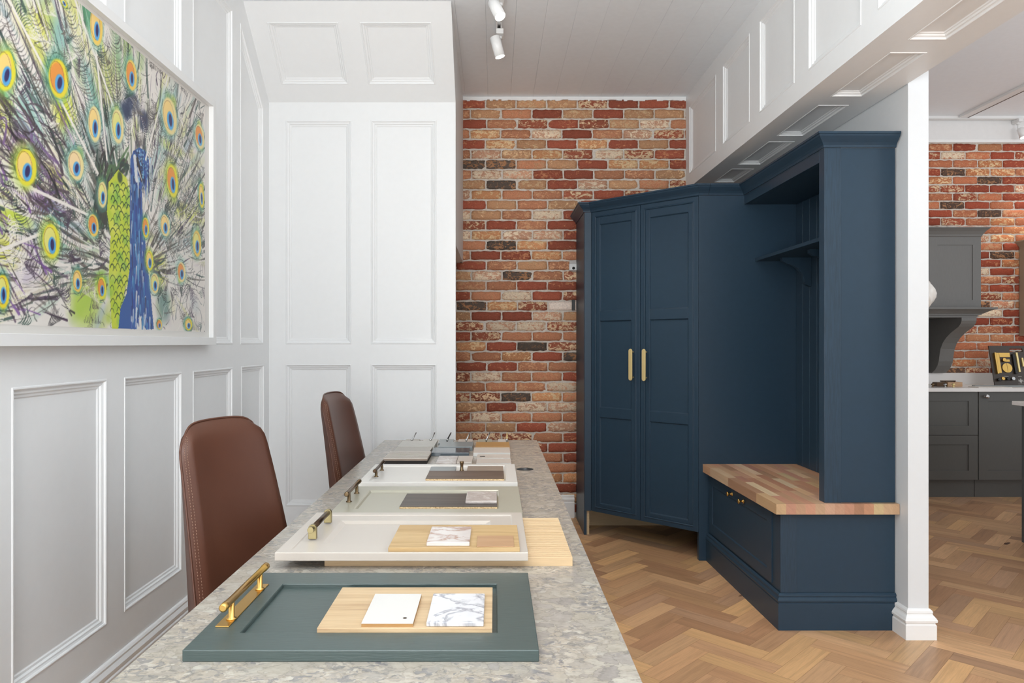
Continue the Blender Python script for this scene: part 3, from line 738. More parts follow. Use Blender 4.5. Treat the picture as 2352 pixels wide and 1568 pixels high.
# blocky handle with a bar held between two rounded posts
zg = ZT+.040
hb = MB().tube((-.4465, 1.742, zg+.0265), (-.4465, 1.925, zg+.0265), .0068, n=24)
hh = to3(dG, hb).build('handle', M['bronze'], dG)
for y in (1.748, 1.908):
    pr = [(-.4565, zg), (-.4365, zg), (-.4365, zg+.026)]+[(-.4465+.010*math.cos(a), zg+.026+.010*math.sin(a)) for a in [math.pi*k_/10 for k_ in range(1, 10)]]+[(-.4565, zg+.026)]
    to3(dG, MB().prism(pr, 1, y, y+.012)).build('handle_post', M['oliveb'], hh, bevel=.0012)
to3(dG, MB().tube((-.4465, 1.730, zg+.0265), (-.4465, 1.7478, zg+.0265), .0078, n=24)).build('handle_cap', M['oliveb'], hh, bevel=.001)
# knob on the off-white door
kn = MB().lathe([(.0085, 0), (.0085, .002), (.0062, .006), (.0058, .020), (.0075, .030), (.0088, .033), (.0088, .037), (.0065, .0375)], (-.130, 2.825, zt-.004), (0, 0, 1), 24)
to3(dW, kn).build('knob', M['antique'], dW)
# fluted board under the greige door
fl = MB().box(-.397, .182, 1.667, 2.05, ZT+.0001, ZT+.013); ny = 24; dy = (2.05-1.667)/ny
for i in range(ny):
    y = 1.667+i*dy; fl.prism([(y+.0002, ZT+.0125), (y+dy*.72, ZT+.0125), (y+dy*.70, ZT+.0195), (y+dy*.62, ZT+.0202), (y+dy*.12, ZT+.0202), (y+.0002, ZT+.0195)], 0, -.397, .182)
tag(fl.build('fluted_board', M['flute']), 'fluted pale oak board sticking out from under the greige door', 'wood sample')
def sample(name, label, cat, x0, x1, y0, y1, z0, z1, m, edge=None, group=None, bevel=.0008, skew=None):
    mb = MB(); 
    if edge: mb.box(x0, x1, y0, y1, z0, z1-.0012, 1); mb.box(x0, x1, y0, y1, z1-.0012, z1, 0)
    else: mb.box(x0, x1, y0, y1, z0, z1)
    o = mb.build(name, [M[m]]+([M[edge]] if edge else []), None, bevel=0 if edge else bevel)
    return tag(o, label, cat, group)
GW = 'wood boards laid on the sample doors'; GT = 'stone and ceramic tiles on the samples'
zr = ZT+.0195-.008
sample('oak_board', 'pale knotty oak board in the teal door under two tiles', 'wood sample', -.308, -.004, 1.237, 1.445, zr+.0001, ZT+.0265, 'oak', None, GW)
wt = sample('sample_tile', 'plain white tile with tan edge and dark dot, on the pale oak board', 'tile', -.232, -.142, 1.243, 1.388, ZT+.0267, ZT+.0330, 'whitegloss', 'tan', GT)
MB().tube((-.159, 1.266, ZT+.0330), (-.159, 1.266, ZT+.0333), .0036, n=20).build('dot', M['bronze'], wt)
sample('sample_tile', 'white grey-veined marble tile on the pale oak board beside the plain white tile', 'tile', -.119, -.019, 1.243, 1.387, ZT+.0267, ZT+.0345, 'marble_white', None, GT, .0015)
sample('oak_board', 'natural oak board lying across the greige door', 'wood sample', -.245, .058, 1.643, 1.849, zg+.0002, zg+.0100, 'oak_mid', None, GW)
sample('sample_tile', 'gold-veined marble tile on the natural oak board', 'tile', -.158, -.058, 1.654, 1.798, zg+.0102, zg+.0190, 'marble_pink', None, GT, .0015)
sample('sample_tile', 'small smoked wood tile at the end of the natural oak board', 'wood sample', -.0415, .0455, 1.646, 1.735, zg+.0102, zg+.0130, 'oak_small')
sample('oak_board', 'charcoal oak board in the sage door with raw chipboard edge', 'wood sample', -.289, .008, 2.1685, 2.358, ZT+.0127, ZT+.0240, 'darkoak', 'chip', GW)
sample('sample_tile', 'taupe marble tile on the charcoal oak board', 'tile', -.090, .007, 2.206, 2.352, ZT+.0242, ZT+.0325, 'marble_beige', None, GT, .0015)
sample('oak_board', 'walnut-brown board in the off-white door with raw chipboard edge', 'wood sample', -.253, .035, 2.6125, 2.775, ZT+.0137, ZT+.0245, 'brownoak', 'chip', GW)
sample('colour_sample', 'small slate grey panel behind the walnut-brown board', 'colour sample', -.255, -.154, 2.777, 2.875, ZT+.0137, ZT+.0240, 'slate')
sample('colour_sample', 'small taupe veneer panel with white rim, in the off-white door right of the bronze knob', 'colour sample', -.108, .034, 2.778, 2.880, ZT+.0137, ZT+.0250, 'taupe', 'whitegloss')
# ---- far end stacks
GS = 'colour samples at the far end of the table'
z0 = ZT+.0001
sl = MB().box(-.476, -.292, 3.075, 3.30, z0, z0+.014, 1)
for i in range(6): y = 3.077+i*.037; sl.box(-.480, -.290, y, y+.015, z0+.014, z0+.0215, 2); sl.box(-.480, -.290, y-.0005, y+.0155, z0+.0215, z0+.024, 0)
tag(sl.build('slatted_sample', [M['cream'], M['felt'], M['taupe']]), 'slatted cream and dark sample at the far left of the table', 'wood sample')
sample('colour_sample', 'warm grey block sample behind the slatted one', 'colour sample', -.470, -.300, 3.305, 3.455, z0, z0+.019, 'grey2', None, GS, .001)
sample('colour_sample', 'light grey block sample at the back left of the table', 'colour sample', -.468, -.292, 3.457, 3.64, z0, z0+.023, 'grey1', None, GS, .001)
sample('colour_sample', 'gloss slate sample with dark front edge, in the middle of the far end', 'colour sample', -.292, -.118, 3.285, 3.45, z0, z0+.017, 'slateg', None, GS, .001)
sample('colour_sample', 'matt slate grey block behind the gloss slate sample', 'colour sample', -.272, -.107, 3.453, 3.63, z0, z0+.020, 'slate', None, GS, .001)
sample('colour_sample', 'cream lacquer sample with white edge in front of the tan one', 'colour sample', -.098, .072, 3.285, 3.45, z0, z0+.017, 'cream', 'whitegloss', GS)
sample('colour_sample', 'tan wood-veneer block at the back right of the samples', 'colour sample', -.093, .074, 3.453, 3.62, z0, z0+.020, 'tan', None, GS, .001)
sample('stone_sample', 'pale marble square behind the off-white door, left of the knob', 'tile', -.252, -.166, 3.07, 3.255, z0, z0+.007, 'marble_beige', None, 'thin stone samples behind the off-white door')
sample('stone_sample', 'beige stone square behind the off-white door and its knob', 'tile', -.164, -.098, 3.08, 3.255, z0, z0+.007, 'cream', None, 'thin stone samples behind the off-white door')
st = sample('stone_sample', 'pale panel with a dark slot in front of the cream sample', 'tile', -.078, .070, 3.165, 3.268, z0, z0+.012, 'cream', 'whitegloss', 'thin stone samples behind the off-white door')
MB().box(-.066, -.043, 3.195, 3.215, z0+.012, z0+.0123).build('slot', M['black'], st)
sample('stone_sample', 'plain pale panel in front of the slotted one', 'tile', -.078, .071, 3.04, 3.16, z0, z0+.010, 'cream', 'whitegloss', 'thin stone samples behind the off-white door')
hooks = [(946, 'grey2', 'steel', 'sample card with pull, first from the chair side', 1), (989, 'grey1', 'steel', '', 1), (1027, 'slate', 'black', '', 1), (1071, 'cream', 'steel', '', 1), (1117, 'grey2', 'steel', '', 1), (1164, 'whitegloss', 'palebrass', '', 0)]
desc = ['beige-grey', 'light grey', 'mid slate', 'pinkish cream', 'dark olive grey', 'white']
mts = ['grey2', 'grey1', 'slate', 'cream', 'sage', 'whitegloss']
for i, (px, m1, m2, _, lean) in enumerate(hooks):
    Y = 3.70; X = (px-VX)*Y/F
    c_ = thing('finish_card', 'small %s finish card with upright %s pull in the far row' % (desc[i], 'black' if m2 == 'black' else 'metal'), 'sample card', (X, Y, ZT), 0, 'finish cards with pulls at the far edge')
    x0, x1 = (X-.045, X+.03) if i != 5 else (X-.045, X+.006)
    to3(c_, MB().box(x0, x1, 3.665, 3.825, z0, z0+.006)).build('card', M[mts[i]], c_, bevel=.0005)
    pb_ = MB().lathe([(.0045, .0), (.0045, .010), (.007, .011), (.007, .016), (.004, .018)], (X, 3.70, z0+.006), (0, 0, 1), 14)
    po = to3(c_, pb_).build('pull', M['steel'], c_)
    to3(c_, MB().tube((X+.001, 3.705, z0+.020), (X+(.018 if lean else .002), 3.74, z0+.052), .0040, .0028, n=10)).build('lever', M[m2], po)

# ================================================================== PICTURE
def build_picture():
    XA = -1.300; XF = -1.280; y0, y1, z0, z1 = 1.40, 3.285, 1.272, 2.392; fw = .034
    pic = thing('framed_picture', 'large white-framed peacock watercolour hanging on the panelled wall', 'picture', (XL, (y0+y1)/2, z0))
    fm = MB().ring(rect(y0, z0, y1, z1), [(0, 0), (0, XF-XL-.0005), (fw, XF-XL-.0005), (fw, .012)], (XL+.0005, 0, 0), (0, 1, 0), (0, 0, 1), (1, 0, 0))
    to3(pic, fm).build('frame', M['fixwhite'], pic, bevel=.001)
    to3(pic, MB().box(XL+.0155, XA-.0004, y0+.03, y1-.03, z0+.03, z1-.03)).build('mount', M['offwhite'], pic)
    # the painting itself, laid down stroke by stroke on a fine grid
    ay0, ay1, az0, az1 = 1.48, 3.205, 1.330, 2.345
    nx, nz = 640, 430
    img = np.zeros((nz, nx, 3), np.float32)+np.array((226, 220, 213), np.float32)
    gy_, gz_ = np.meshgrid(np.linspace(ay0, ay1, nx), np.linspace(az0, az1, nz))
    rg = np.random.RandomState(4)
    sy, sz = (nx-1)/(ay1-ay0), (nz-1)/(az1-az0)
    def A(px, py):   # photograph position -> point on the picture
        Y = -XA*F/(VX-px); return Y, H+(VY-py)*Y/F
    def Z1(x, y): return A(x/1.913, y/1.913)
    def win(a, b, c, d):
        i0 = max(0, int((a-ay0)*sy)-1); i1 = min(nx, int((b-ay0)*sy)+3); j0 = max(0, int((c-az0)*sz)-1); j1 = min(nz, int((d-az0)*sz)+3)
        return i0, i1, j0, j1
    def blend(i0, i1, j0, j1, m, col):
        if i1 <= i0 or j1 <= j0: return
        r = img[j0:j1, i0:i1]; r += (np.array(col, np.float32)-r)*m[..., None]
    def stroke(p, q, w, col, al=1., taper=True, curve=0.):
        d = (q[0]-p[0], q[1]-p[1]); ln = math.hypot(*d)+1e-6; nrm = (-d[1]/ln, d[0]/ln)
        n = max(1, int(abs(curve)/.02)+ (4 if curve else 1)); pts = []
        for k in range(n+1):
            t = k/n; cv = curve*4*t*(1-t); pts.append((p[0]+d[0]*t+nrm[0]*cv, p[1]+d[1]*t+nrm[1]*cv))
        for k in range(n):
            a, b = pts[k], pts[k+1]; W = w+.004
            i0, i1, j0, j1 = win(min(a[0], b[0])-W, max(a[0], b[0])+W, min(a[1], b[1])-W, max(a[1], b[1])+W)
            if i1 <= i0 or j1 <= j0: continue
            yy, zz = gy_[j0:j1, i0:i1], gz_[j0:j1, i0:i1]; e = (b[0]-a[0], b[1]-a[1]); L2 = e[0]**2+e[1]**2+1e-9
            t = np.clip(((yy-a[0])*e[0]+(zz-a[1])*e[1])/L2, 0, 1)
            ds = np.hypot(yy-a[0]-t*e[0], zz-a[1]-t*e[1]); tg = (k+t)/n
            ww = w*(np.where(taper, 1-.75*tg, 1))
            blend(i0, i1, j0, j1, np.clip((ww-ds)/.0022+.5, 0, 1)*al, col)
    def ell(c, ry, rz, col, al=1., soft=.12, rot=0.):
        m_ = max(ry, rz)*1.3; i0, i1, j0, j1 = win(c[0]-m_, c[0]+m_, c[1]-m_, c[1]+m_)
        if i1 <= i0 or j1 <= j0: return
        yy, zz = gy_[j0:j1, i0:i1]-c[0], gz_[j0:j1, i0:i1]-c[1]; cr, sr = math.cos(rot), math.sin(rot)
        u, v = yy*cr+zz*sr, -yy*sr+zz*cr; d = np.hypot(u/ry, v/rz)
        blend(i0, i1, j0, j1, np.clip((1-d)/soft+.5, 0, 1)*al, col)
    def poly(pts, col, al=1.):
        ys = [q[0] for q in pts]; zs = [q[1] for q in pts]; i0, i1, j0, j1 = win(min(ys), max(ys), min(zs), max(zs))
        if i1 <= i0 or j1 <= j0: return
        yy, zz = gy_[j0:j1, i0:i1], gz_[j0:j1, i0:i1]; ins = np.zeros(yy.shape, bool)
        for k in range(len(pts)):
            (xa_, za), (xb_, zb) = pts[k-1], pts[k]
            c = (za > zz) != (zb > zz); xi = (xb_-xa_)*(zz-za)/((zb-za) or 1e-9)+xa_; ins ^= c & (yy < xi)
        blend(i0, i1, j0, j1, ins.astype(np.float32)*al, col)
    BC = Z1(600, 900)
    inkcols = [(46, 48, 44), (62, 58, 60), (40, 66, 62), (88, 78, 74), (70, 56, 76), (54, 78, 70), (104, 98, 88)]
    wash = [(92, 158, 152), (150, 190, 170), (200, 206, 62), (178, 196, 74), (132, 172, 92), (110, 150, 170), (176, 160, 182), (216, 210, 90)]
    # loose washes
    for _ in range(230):
        c = (rg.uniform(ay0, ay1), rg.uniform(az0, az1)); ang = math.atan2(c[1]-BC[1]+.1, c[0]-BC[0])
        right = c[0] > BC[0]+.3
        ell(c, rg.uniform(.03, .12), rg.uniform(.008, .032), wash[rg.randint(len(wash))], rg.uniform(.15, .5)*(.6 if right else 1), 1.0, ang)
    for (x, y, w_, h_, c) in ((30, 480, 60, 250, (206, 212, 60)), (180, 110, 90, 160, (214, 216, 90)), (285, 480, 90, 200, (206, 214, 40)), (60, 960, 130, 90, (196, 214, 50)), (40, 1110, 110, 120, (208, 212, 50)),
                             (130, 520, 140, 300, (150, 196, 190)), (470, 360, 90, 240, (186, 196, 110)), (100, 640, 120, 160, (112, 82, 110)), (200, 900, 130, 80, (148, 104, 170)), (340, 640, 110, 160, (92, 150, 138)), (20, 400, 50, 60, (80, 170, 150)),
                             (370, 1330, 110, 220, (168, 200, 60)), (235, 1010, 110, 200, (88, 160, 146)), (270, 150, 70, 150, (140, 186, 186)), (425, 760, 60, 260, (58, 70, 60)), (500, 700, 70, 160, (66, 96, 78)), (830, 940, 130, 70, (196, 204, 84)),
                             (380, 70, 50, 120, (50, 130, 90)), (700, 1190, 60, 160, (206, 210, 90)), (445, 1230, 60, 80, (100, 170, 70)), (760, 650, 90, 50, (200, 206, 110)), (720, 1340, 50, 140, (104, 140, 128)), (140, 1210, 110, 190, (200, 190, 204))):
        a = Z1(x, y); k = a[0]/F; kk = a[0]**2/(-XA*F); ell(a, w_/1.913*kk*.55, h_/1.913*k*.5, c, .78, .9)
    # dark ink masses around the bird
    for _ in range(780):
        r = rg.uniform(.10, 1.05)**1.0; ang = rg.uniform(0.02, math.pi*1.12); org = (BC[0]-.02, BC[1]-.25)
        p = (org[0]+math.cos(ang)*r*1.25, org[1]+math.sin(ang)*r); ln = rg.uniform(.05, .30)
        a2 = ang+rg.normal(0, .10); q = (p[0]+math.cos(a2)*ln, p[1]+math.sin(a2)*ln)
        stroke(p, q, rg.uniform(.0012, .0075), inkcols[rg.randint(len(inkcols))], rg.uniform(.35, .9), True, rg.normal(0, .012))
    for _ in range(330):   # pale dry strokes
        r = rg.uniform(.15, 1.1); ang = rg.uniform(0.05, math.pi*1.1); org = (BC[0]-.02, BC[1]-.25)
        p = (org[0]+math.cos(ang)*r*1.25, org[1]+math.sin(ang)*r); ln = rg.uniform(.1, .4); a2 = ang+rg.normal(0, .06)
        stroke(p, (p[0]+math.cos(a2)*ln, p[1]+math.sin(a2)*ln), rg.uniform(.0015, .006), (228, 222, 214), rg.uniform(.6, .95), True, rg.normal(0, .015))
    # feather barbs along main quills
    quills = [((560, 640), (400, 40)), ((430, 780), (130, 20)), ((400, 900), (20, 60)), ((470, 700), (300, 20)), ((330, 930), (0, 560)), ((560, 640), (560, 200)), ((640, 700), (760, 420)), ((680, 820), (880, 520)), ((700, 900), (900, 760)), ((380, 1150), (0, 800)),
              ((300, 1300), (0, 1000)), ((520, 700), (500, 60)), ((690, 1100), (890, 1010)), ((420, 1000), (150, 760))]
    for (s_, e_) in quills:
        a, b = Z1(*s_), Z1(*e_); L = math.hypot(b[0]-a[0], b[1]-a[1]); n = int(L/.011)
        ang = math.atan2(b[1]-a[1], b[0]-a[0]); stroke(a, b, .004, (222, 216, 206), .9)
        for k in range(n):
            t = k/n; c = (a[0]+(b[0]-a[0])*t, a[1]+(b[1]-a[1])*t); ll = (.025+.06*math.sin(math.pi*t))*rg.uniform(.6, 1.2)
            for sd in (-1, 1):
                a3 = ang+sd*rg.uniform(.6, 1.15); stroke(c, (c[0]+math.cos(a3)*ll, c[1]+math.sin(a3)*ll), rg.uniform(.0009, .0022), inkcols[rg.randint(len(inkcols))], rg.uniform(.3, .75), True, sd*ll*.18)
    for _ in range(420):   # scribbled ink, finer to the far side
        c = (rg.uniform(ay0, ay1), rg.uniform(az0, az1)); ang = rg.uniform(0, math.pi); ln = rg.uniform(.02, .10)
        stroke(c, (c[0]+math.cos(ang)*ln, c[1]+math.sin(ang)*ln), rg.uniform(.0008, .0026), inkcols[rg.randint(len(inkcols))], rg.uniform(.4, .9), True, rg.normal(0, .01))
    for _ in range(60):
        c = Z1(rg.uniform(0, 330), rg.uniform(560, 1420)); ang = rg.uniform(-.6, .6)+math.pi*.85; ln = rg.uniform(.05, .2)
        stroke(c, (c[0]+math.cos(ang)*ln, c[1]+math.sin(ang)*ln), rg.uniform(.002, .006), [(62, 40, 66), (120, 80, 150), (52, 46, 48)][rg.randint(3)], rg.uniform(.4, .9))
    # the yellow-green scaled breast
    body = [(478, 800), (520, 745), (555, 780), (572, 850), (572, 1180), (545, 1290), (520, 1445), (492, 1445), (478, 1200), (486, 1040), (470, 930)]
    for _ in range(150):
        a = Z1(rg.uniform(420, 565), rg.uniform(640, 800)); b = Z1(rg.uniform(410, 480), rg.uniform(820, 1010))
        t_ = rg.uniform(.2, .7); c = (a[0]+(b[0]-a[0])*t_, a[1]+(b[1]-a[1])*t_)
        stroke(a if rg.rand() < .4 else b, c, rg.uniform(.002, .009), [(44, 52, 46), (58, 84, 68), (40, 66, 60), (80, 110, 70), (60, 54, 52)][rg.randint(5)], .8, True, rg.normal(0, .012))
    poly([Z1(*q) for q in [(425, 880), (460, 870), (474, 930), (470, 990), (455, 985), (425, 930)]], (64, 60, 56), .8)
    poly([Z1(*q) for q in body], (196, 208, 56), .96)
    for _ in range(60):
        a = Z1(rg.uniform(480, 568), rg.uniform(800, 1430)); ell(a, .02, .018, [(214, 216, 96), (166, 196, 52), (120, 178, 84)][rg.randint(3)], .5, .9)
    for r_ in range(24):
        for c_ in range(4):
            x = 488+c_*24+(12 if r_ % 2 else 0); y = 820+r_*25
            if y > 1200 and x > 548: continue
            a = Z1(x+rg.uniform(-5, 5), y+rg.uniform(-7, 7)); b = (a[0]+rg.uniform(.022, .036), a[1]+rg.uniform(-.006, .006)); stroke(a, b, rg.uniform(.0012, .0024), (36, 62, 34), .85, False, .014)
    ell(Z1(527, 778), .016, .02, (50, 66, 40), .9, .5)
    # the blue neck and head
    neck = [(572, 700), (586, 662), (612, 648), (640, 665), (655, 705), (652, 760), (636, 800), (622, 830), (626, 930), (634, 1010), (645, 1130), (662, 1290), (676, 1446), (640, 1446), (612, 1380), (600, 1446), (520, 1443), (530, 1350), (556, 1290), (570, 1180)]
    poly([Z1(*q) for q in neck], (52, 90, 154), 1)
    for _ in range(330):
        x = rg.uniform(574, 670); y = rg.uniform(690, 1430); lim = 574+ (48 if y < 1000 else 48+(y-1000)*.1)
        if x > lim and y > 810: continue
        a = Z1(x, y); b = Z1(x+rg.uniform(-4, 4), y+rg.uniform(20, 90)); stroke(a, b, rg.uniform(.002, .007), ([(42, 58, 128), (66, 136, 188), (34, 44, 92), (110, 164, 200), (48, 78, 160), (214, 218, 222)] if y > 850 or rg.rand() < .4 else [(36, 44, 84), (30, 38, 70), (48, 76, 150), (80, 120, 170), (40, 60, 110), (200, 208, 214)])[rg.randint(6)], .8)
    for _ in range(120):
        a = Z1(rg.uniform(590, 652), rg.uniform(660, 800)); ell(a, .004, .004, [(120, 176, 206), (40, 60, 120), (30, 40, 70), (160, 196, 214)][rg.randint(4)], .9, .5)
    stroke(Z1(592, 690), Z1(600, 790), .010, (222, 220, 216), .9, False); stroke(Z1(604, 700), Z1(622, 790), .009, (40, 34, 40), .95, False)
    stroke(Z1(606, 740), Z1(626, 800), .005, (222, 220, 216), .9); stroke(Z1(625, 800), Z1(662, 900), .004, (120, 150, 180), .8)
    for (x, y) in ((570, 455), (550, 480), (590, 440), (600, 470), (636, 520), (630, 545), (560, 500)): ell(Z1(x, y), .03, .026, (46, 58, 88), .85, .8)
    for k in range(8): stroke(Z1(598+k*5, 640), Z1(565+k*13, 500), .0024, (60, 56, 66), .8)
    # hatched barbs : little sheaves of parallel curved strokes
    for _ in range(300):
        c = (rg.uniform(ay0, ay1), rg.uniform(az0, az1))
        if Z1(470, 900)[0] < c[0] < Z1(660, 900)[0] and c[1] < Z1(600, 640)[1]: continue
        ang = rg.uniform(0, math.pi); ln = rg.uniform(.03, .09); st_ = rg.uniform(.004, .009); col_ = inkcols[rg.randint(len(inkcols))] if rg.rand() < .72 else (232, 226, 218); cv = rg.normal(0, .014); nn_ = rg.randint(6, 16)
        for k in range(nn_):
            o_ = (c[0]-math.sin(ang)*st_*k, c[1]+math.cos(ang)*st_*k); l2 = ln*rg.uniform(.6, 1.1)*math.sin(math.pi*(k+1)/(nn_+1))
            stroke(o_, (o_[0]+math.cos(ang)*l2, o_[1]+math.sin(ang)*l2), rg.uniform(.0009, .0022), col_, rg.uniform(.55, .95), True, cv)
    for _ in range(260):
        c = Z1(rg.uniform(690, 890), rg.uniform(380, 1440)); ang = rg.uniform(.5, 2.6); ln = rg.uniform(.03, .13)
        stroke(c, (c[0]+math.cos(ang)*ln, c[1]+math.sin(ang)*ln), rg.uniform(.0009, .0024), [(50, 50, 52), (90, 92, 92), (60, 80, 78), (228, 224, 218)][rg.randint(4)], .8, True, rg.normal(0, .012))
    for _ in range(60):
        c = Z1(rg.uniform(0, 330), rg.uniform(520, 950)); ang = math.pi*.82+rg.normal(0, .3); ln = rg.uniform(.05, .22)
        stroke(c, (c[0]+math.cos(ang)*ln, c[1]+math.sin(ang)*ln), rg.uniform(.002, .007), [(66, 54, 62), (84, 70, 80), (44, 42, 44), (116, 88, 136)][rg.randint(4)], rg.uniform(.5, .9), True, rg.normal(0, .02))
    for (x0_, y0_, x1_, y1_) in ((400, 950, 60, 790), (170, 1030, 0, 1100), (560, 640, 330, 0), (430, 760, 40, 0), (640, 700, 740, 330), (470, 700, 420, 200)):
        stroke(Z1(x0_, y0_), Z1(x1_, y1_), .005, (232, 226, 218), .95, False)
    # eyed feathers
    eyes = [(423, 115, 62, 190), (25, 310, 92, 220), (257, 345, 96, 200), (577, 330, 54, 150), (415, 545, 62, 180), (517, 555, 60, 170), (745, 510, 72, 180), (877, 600, 46, 120), (115, 735, 100, 190), (333, 725, 78, 150), (757, 795, 56, 160), (450, 855, 44, 130), (885, 860, 26, 120),
            (410, 990, 52, 110), (225, 1060, 84, 170), (725, 990, 46, 110), (640, 1000, 32, 100), (865, 1070, 42, 130), (657, 1145, 36, 100), (797, 1195, 40, 100), (12, 1280, 66, 170), (340, 1235, 46, 110), (447, 1265, 44, 110), (680, 1245, 42, 100), (828, 1425, 36, 60), (700, 1425, 26, 50), (280, 10, 40, 40)]
    EC = {423: (1, 0), 25: (2, 0), 257: (0, 1), 577: (1, 1), 415: (3, 0), 517: (3, 2), 745: (3, 0), 115: (2, 0), 333: (3, 3)}
    for i, (x, y, w_, h_) in enumerate(eyes):
        a = Z1(x, y); kk = a[0]**2/(-XA*F)/1.913; k = a[0]/F/1.913; ry = w_*kk*.5; rz = h_*k*.5; rot = math.radians(-20 if x < 380 else 8 if x > 700 else -4)*(1 if y < 900 else 0)
        sty = EC.get(x, (i % 4, i % 3)); ring = [(58, 150, 112), (120, 186, 150), (176, 206, 60), (130, 186, 170)][sty[0]]
        body_ = [(234, 212, 50), (238, 200, 92), (226, 216, 54), (232, 214, 150)][sty[0]]; inn = [(240, 206, 130), (230, 142, 66), (224, 220, 130), (238, 208, 160)][sty[1]]
        ell((a[0]-.12*ry, a[1]+.04*rz), ry*1.12, rz*1.10, ring, .62, .55, rot)
        for k_ in range(5): ell((a[0]+rg.uniform(-.6, .6)*ry, a[1]+rg.uniform(-.9, .9)*rz), ry*.35, rz*.3, wash[rg.randint(5)], .5, .8)
        ell((a[0]+.03*ry, a[1]), ry*.88, rz*.88, body_, .97, .14, rot)
        ell((a[0]-.12*ry, a[1]+.05*rz), ry*.62, rz*.66, inn, .9, .16, rot)
        for k_ in range(16):
            t = 2*math.pi*k_/16; t2 = t+2*math.pi/16; pt = lambda q: (a[0]-.1*ry+math.cos(q+rot)*ry*.64, a[1]+.03*rz+math.sin(q+rot)*rz*.68); stroke(pt(t), pt(t2), .0011, (120, 72, 54), .5, False)
        ell((a[0]+.10*ry, a[1]-.20*rz), ry*.40, rz*.44, (86, 164, 216), 1, .18, rot)
        ell((a[0]+.12*ry, a[1]-.16*rz), ry*.20, rz*.30, (50, 40, 92), 1, .3, rot)
        for k_ in range(9):
            t = rg.uniform(0, 2*math.pi); t2 = t+rg.uniform(.4, .9); f_ = rg.uniform(.92, 1.2); pt = lambda q: (a[0]+math.cos(q)*ry*f_, a[1]+math.sin(q)*rz*f_); stroke(pt(t), pt(t2), rg.uniform(.0008, .002), [(46, 84, 66), (40, 50, 48), (60, 130, 120)][rg.randint(3)], .7)
    img_l = np.clip(img, 0, 255)/255; lin = np.where(img_l <= .04045, img_l/12.92, ((img_l+.055)/1.055)**2.4)
    me = bpy.data.meshes.new('artwork'); o0 = pic.location
    co = np.stack([np.full(gy_.size, XA-o0.x), gy_.ravel()-o0.y, gz_.ravel()-o0.z], 1)
    ii = np.arange(nx*nz).reshape(nz, nx); quads = np.stack([ii[:-1, :-1], ii[:-1, 1:], ii[1:, 1:], ii[1:, :-1]], -1).reshape(-1, 4)
    me.vertices.add(len(co)); me.vertices.foreach_set('co', co.ravel())
    me.loops.add(quads.size); me.loops.foreach_set('vertex_index', quads.ravel())
    me.polygons.add(len(quads)); me.polygons.foreach_set('loop_start', np.arange(0, quads.size, 4))
    me.update(calc_edges=True); at = me.color_attributes.new('Col', 'FLOAT_COLOR', 'POINT')
    at.data.foreach_set('color', np.concatenate([lin.reshape(-1, 3), np.ones((nx*nz, 1))], 1).astype(np.float32).ravel())
    me.materials.append(M['art']); a_ = bpy.data.objects.new('artwork', me); C.objects.link(a_); a_.parent = pic
build_picture()

# ================================================================== TRACK LIGHTS
def track(name, label, p0, p1, wd, ht):
    t = thing(name, label, 'light track', ((p0[0]+p1[0])/2, (p0[1]+p1[1])/2, p0[2]))
    along_y = abs(p1[1]-p0[1]) > abs(p1[0]-p0[0])
    if along_y:
        to3(t, MB().box(p0[0]-wd/2, p0[0]-wd/4, p0[1], p1[1], p0[2]-ht, p0[2]-.0005).box(p0[0]+wd/4, p0[0]+wd/2, p0[1], p1[1], p0[2]-ht, p0[2]-.0005)).build('rail', M['fixwhite'], t)
        to3(t, MB().box(p0[0]-wd/4, p0[0]+wd/4, p0[1], p1[1], p0[2]-ht*.5, p0[2]-.0005)).build('channel', M['steel'], t)
    else:
        to3(t, MB().box(p0[0], p1[0], p0[1]-wd/2, p0[1]+wd/2, p0[2]-ht, p0[2]-.0005)).build('rail', M['fixwhite'], t)
    return t
XT = .025
track('lighting_track', 'white lighting track on the boarded ceiling', (XT, .3, ZC), (XT, 4.17, ZC), .036, .02)
def spot(label, base, head_top, head_dir, power, length=.115, r=.029):
    b = Vector(base); h = Vector(head_top); d = Vector(head_dir).normalized()
    t = thing('spotlight', label, 'spotlight', tuple(b), 0, 'white track spotlights')
    to3(t, MB().box(b.x-.021, b.x+.021, b.y-.045, b.y+.045, b.z-.030, b.z)).build('adaptor', M['fixwhite'], t, bevel=.003)
    mid_p = h+d*length*.42
    stem = MB().tube((b.x, b.y, b.z-.028), (b.x, b.y, b.z-.045), .014, n=20).path([Vector((b.x, b.y, b.z-.045)), Vector((b.x+.006, b.y, h.z-.005)), mid_p], .0065, n=12)
    to3(t, stem).build('stem', M['fixwhite'], t)
    hd = MB().lathe([(r*.86, 0), (r, .004), (r, length), (r*.88, length), (r*.86, length-.006)], tuple(h), tuple(d), 32)
    to3(t, hd).build('head', M['fixwhite'], t)
    to3(t, MB().tube(tuple(h+d*(length-.005)), tuple(h+d*(length+.0008)), r*.90, n=32)).build('lamp_lens', M['lamp'], t)
    l = bpy.data.lights.new('spot_beam', 'SPOT'); l.energy = power; l.spot_size = math.radians(75); l.spot_blend = .8; l.shadow_soft_size = .03; l.color = (1, .9, .78)
    lo = bpy.data.objects.new('spot_beam', l); C.objects.link(lo); lo.parent = t; q = h+d*(length+.01)
    lo.location = q-b; lo.rotation_euler = d.to_track_quat('-Z', 'Y').to_euler()
    return t
spot('white spotlight at the brick-wall end of the ceiling track', (XT+.005, 4.10, ZC-.0205), (.0, 4.02, 3.005), (.28, .06, -1), 55)
spot('white spotlight second from the brick-wall end of the ceiling track, lit face showing', (XT+.005, 3.70, ZC-.0205), (-.008, 3.60, 3.0), (.40, -.42, -1), 55, .105)
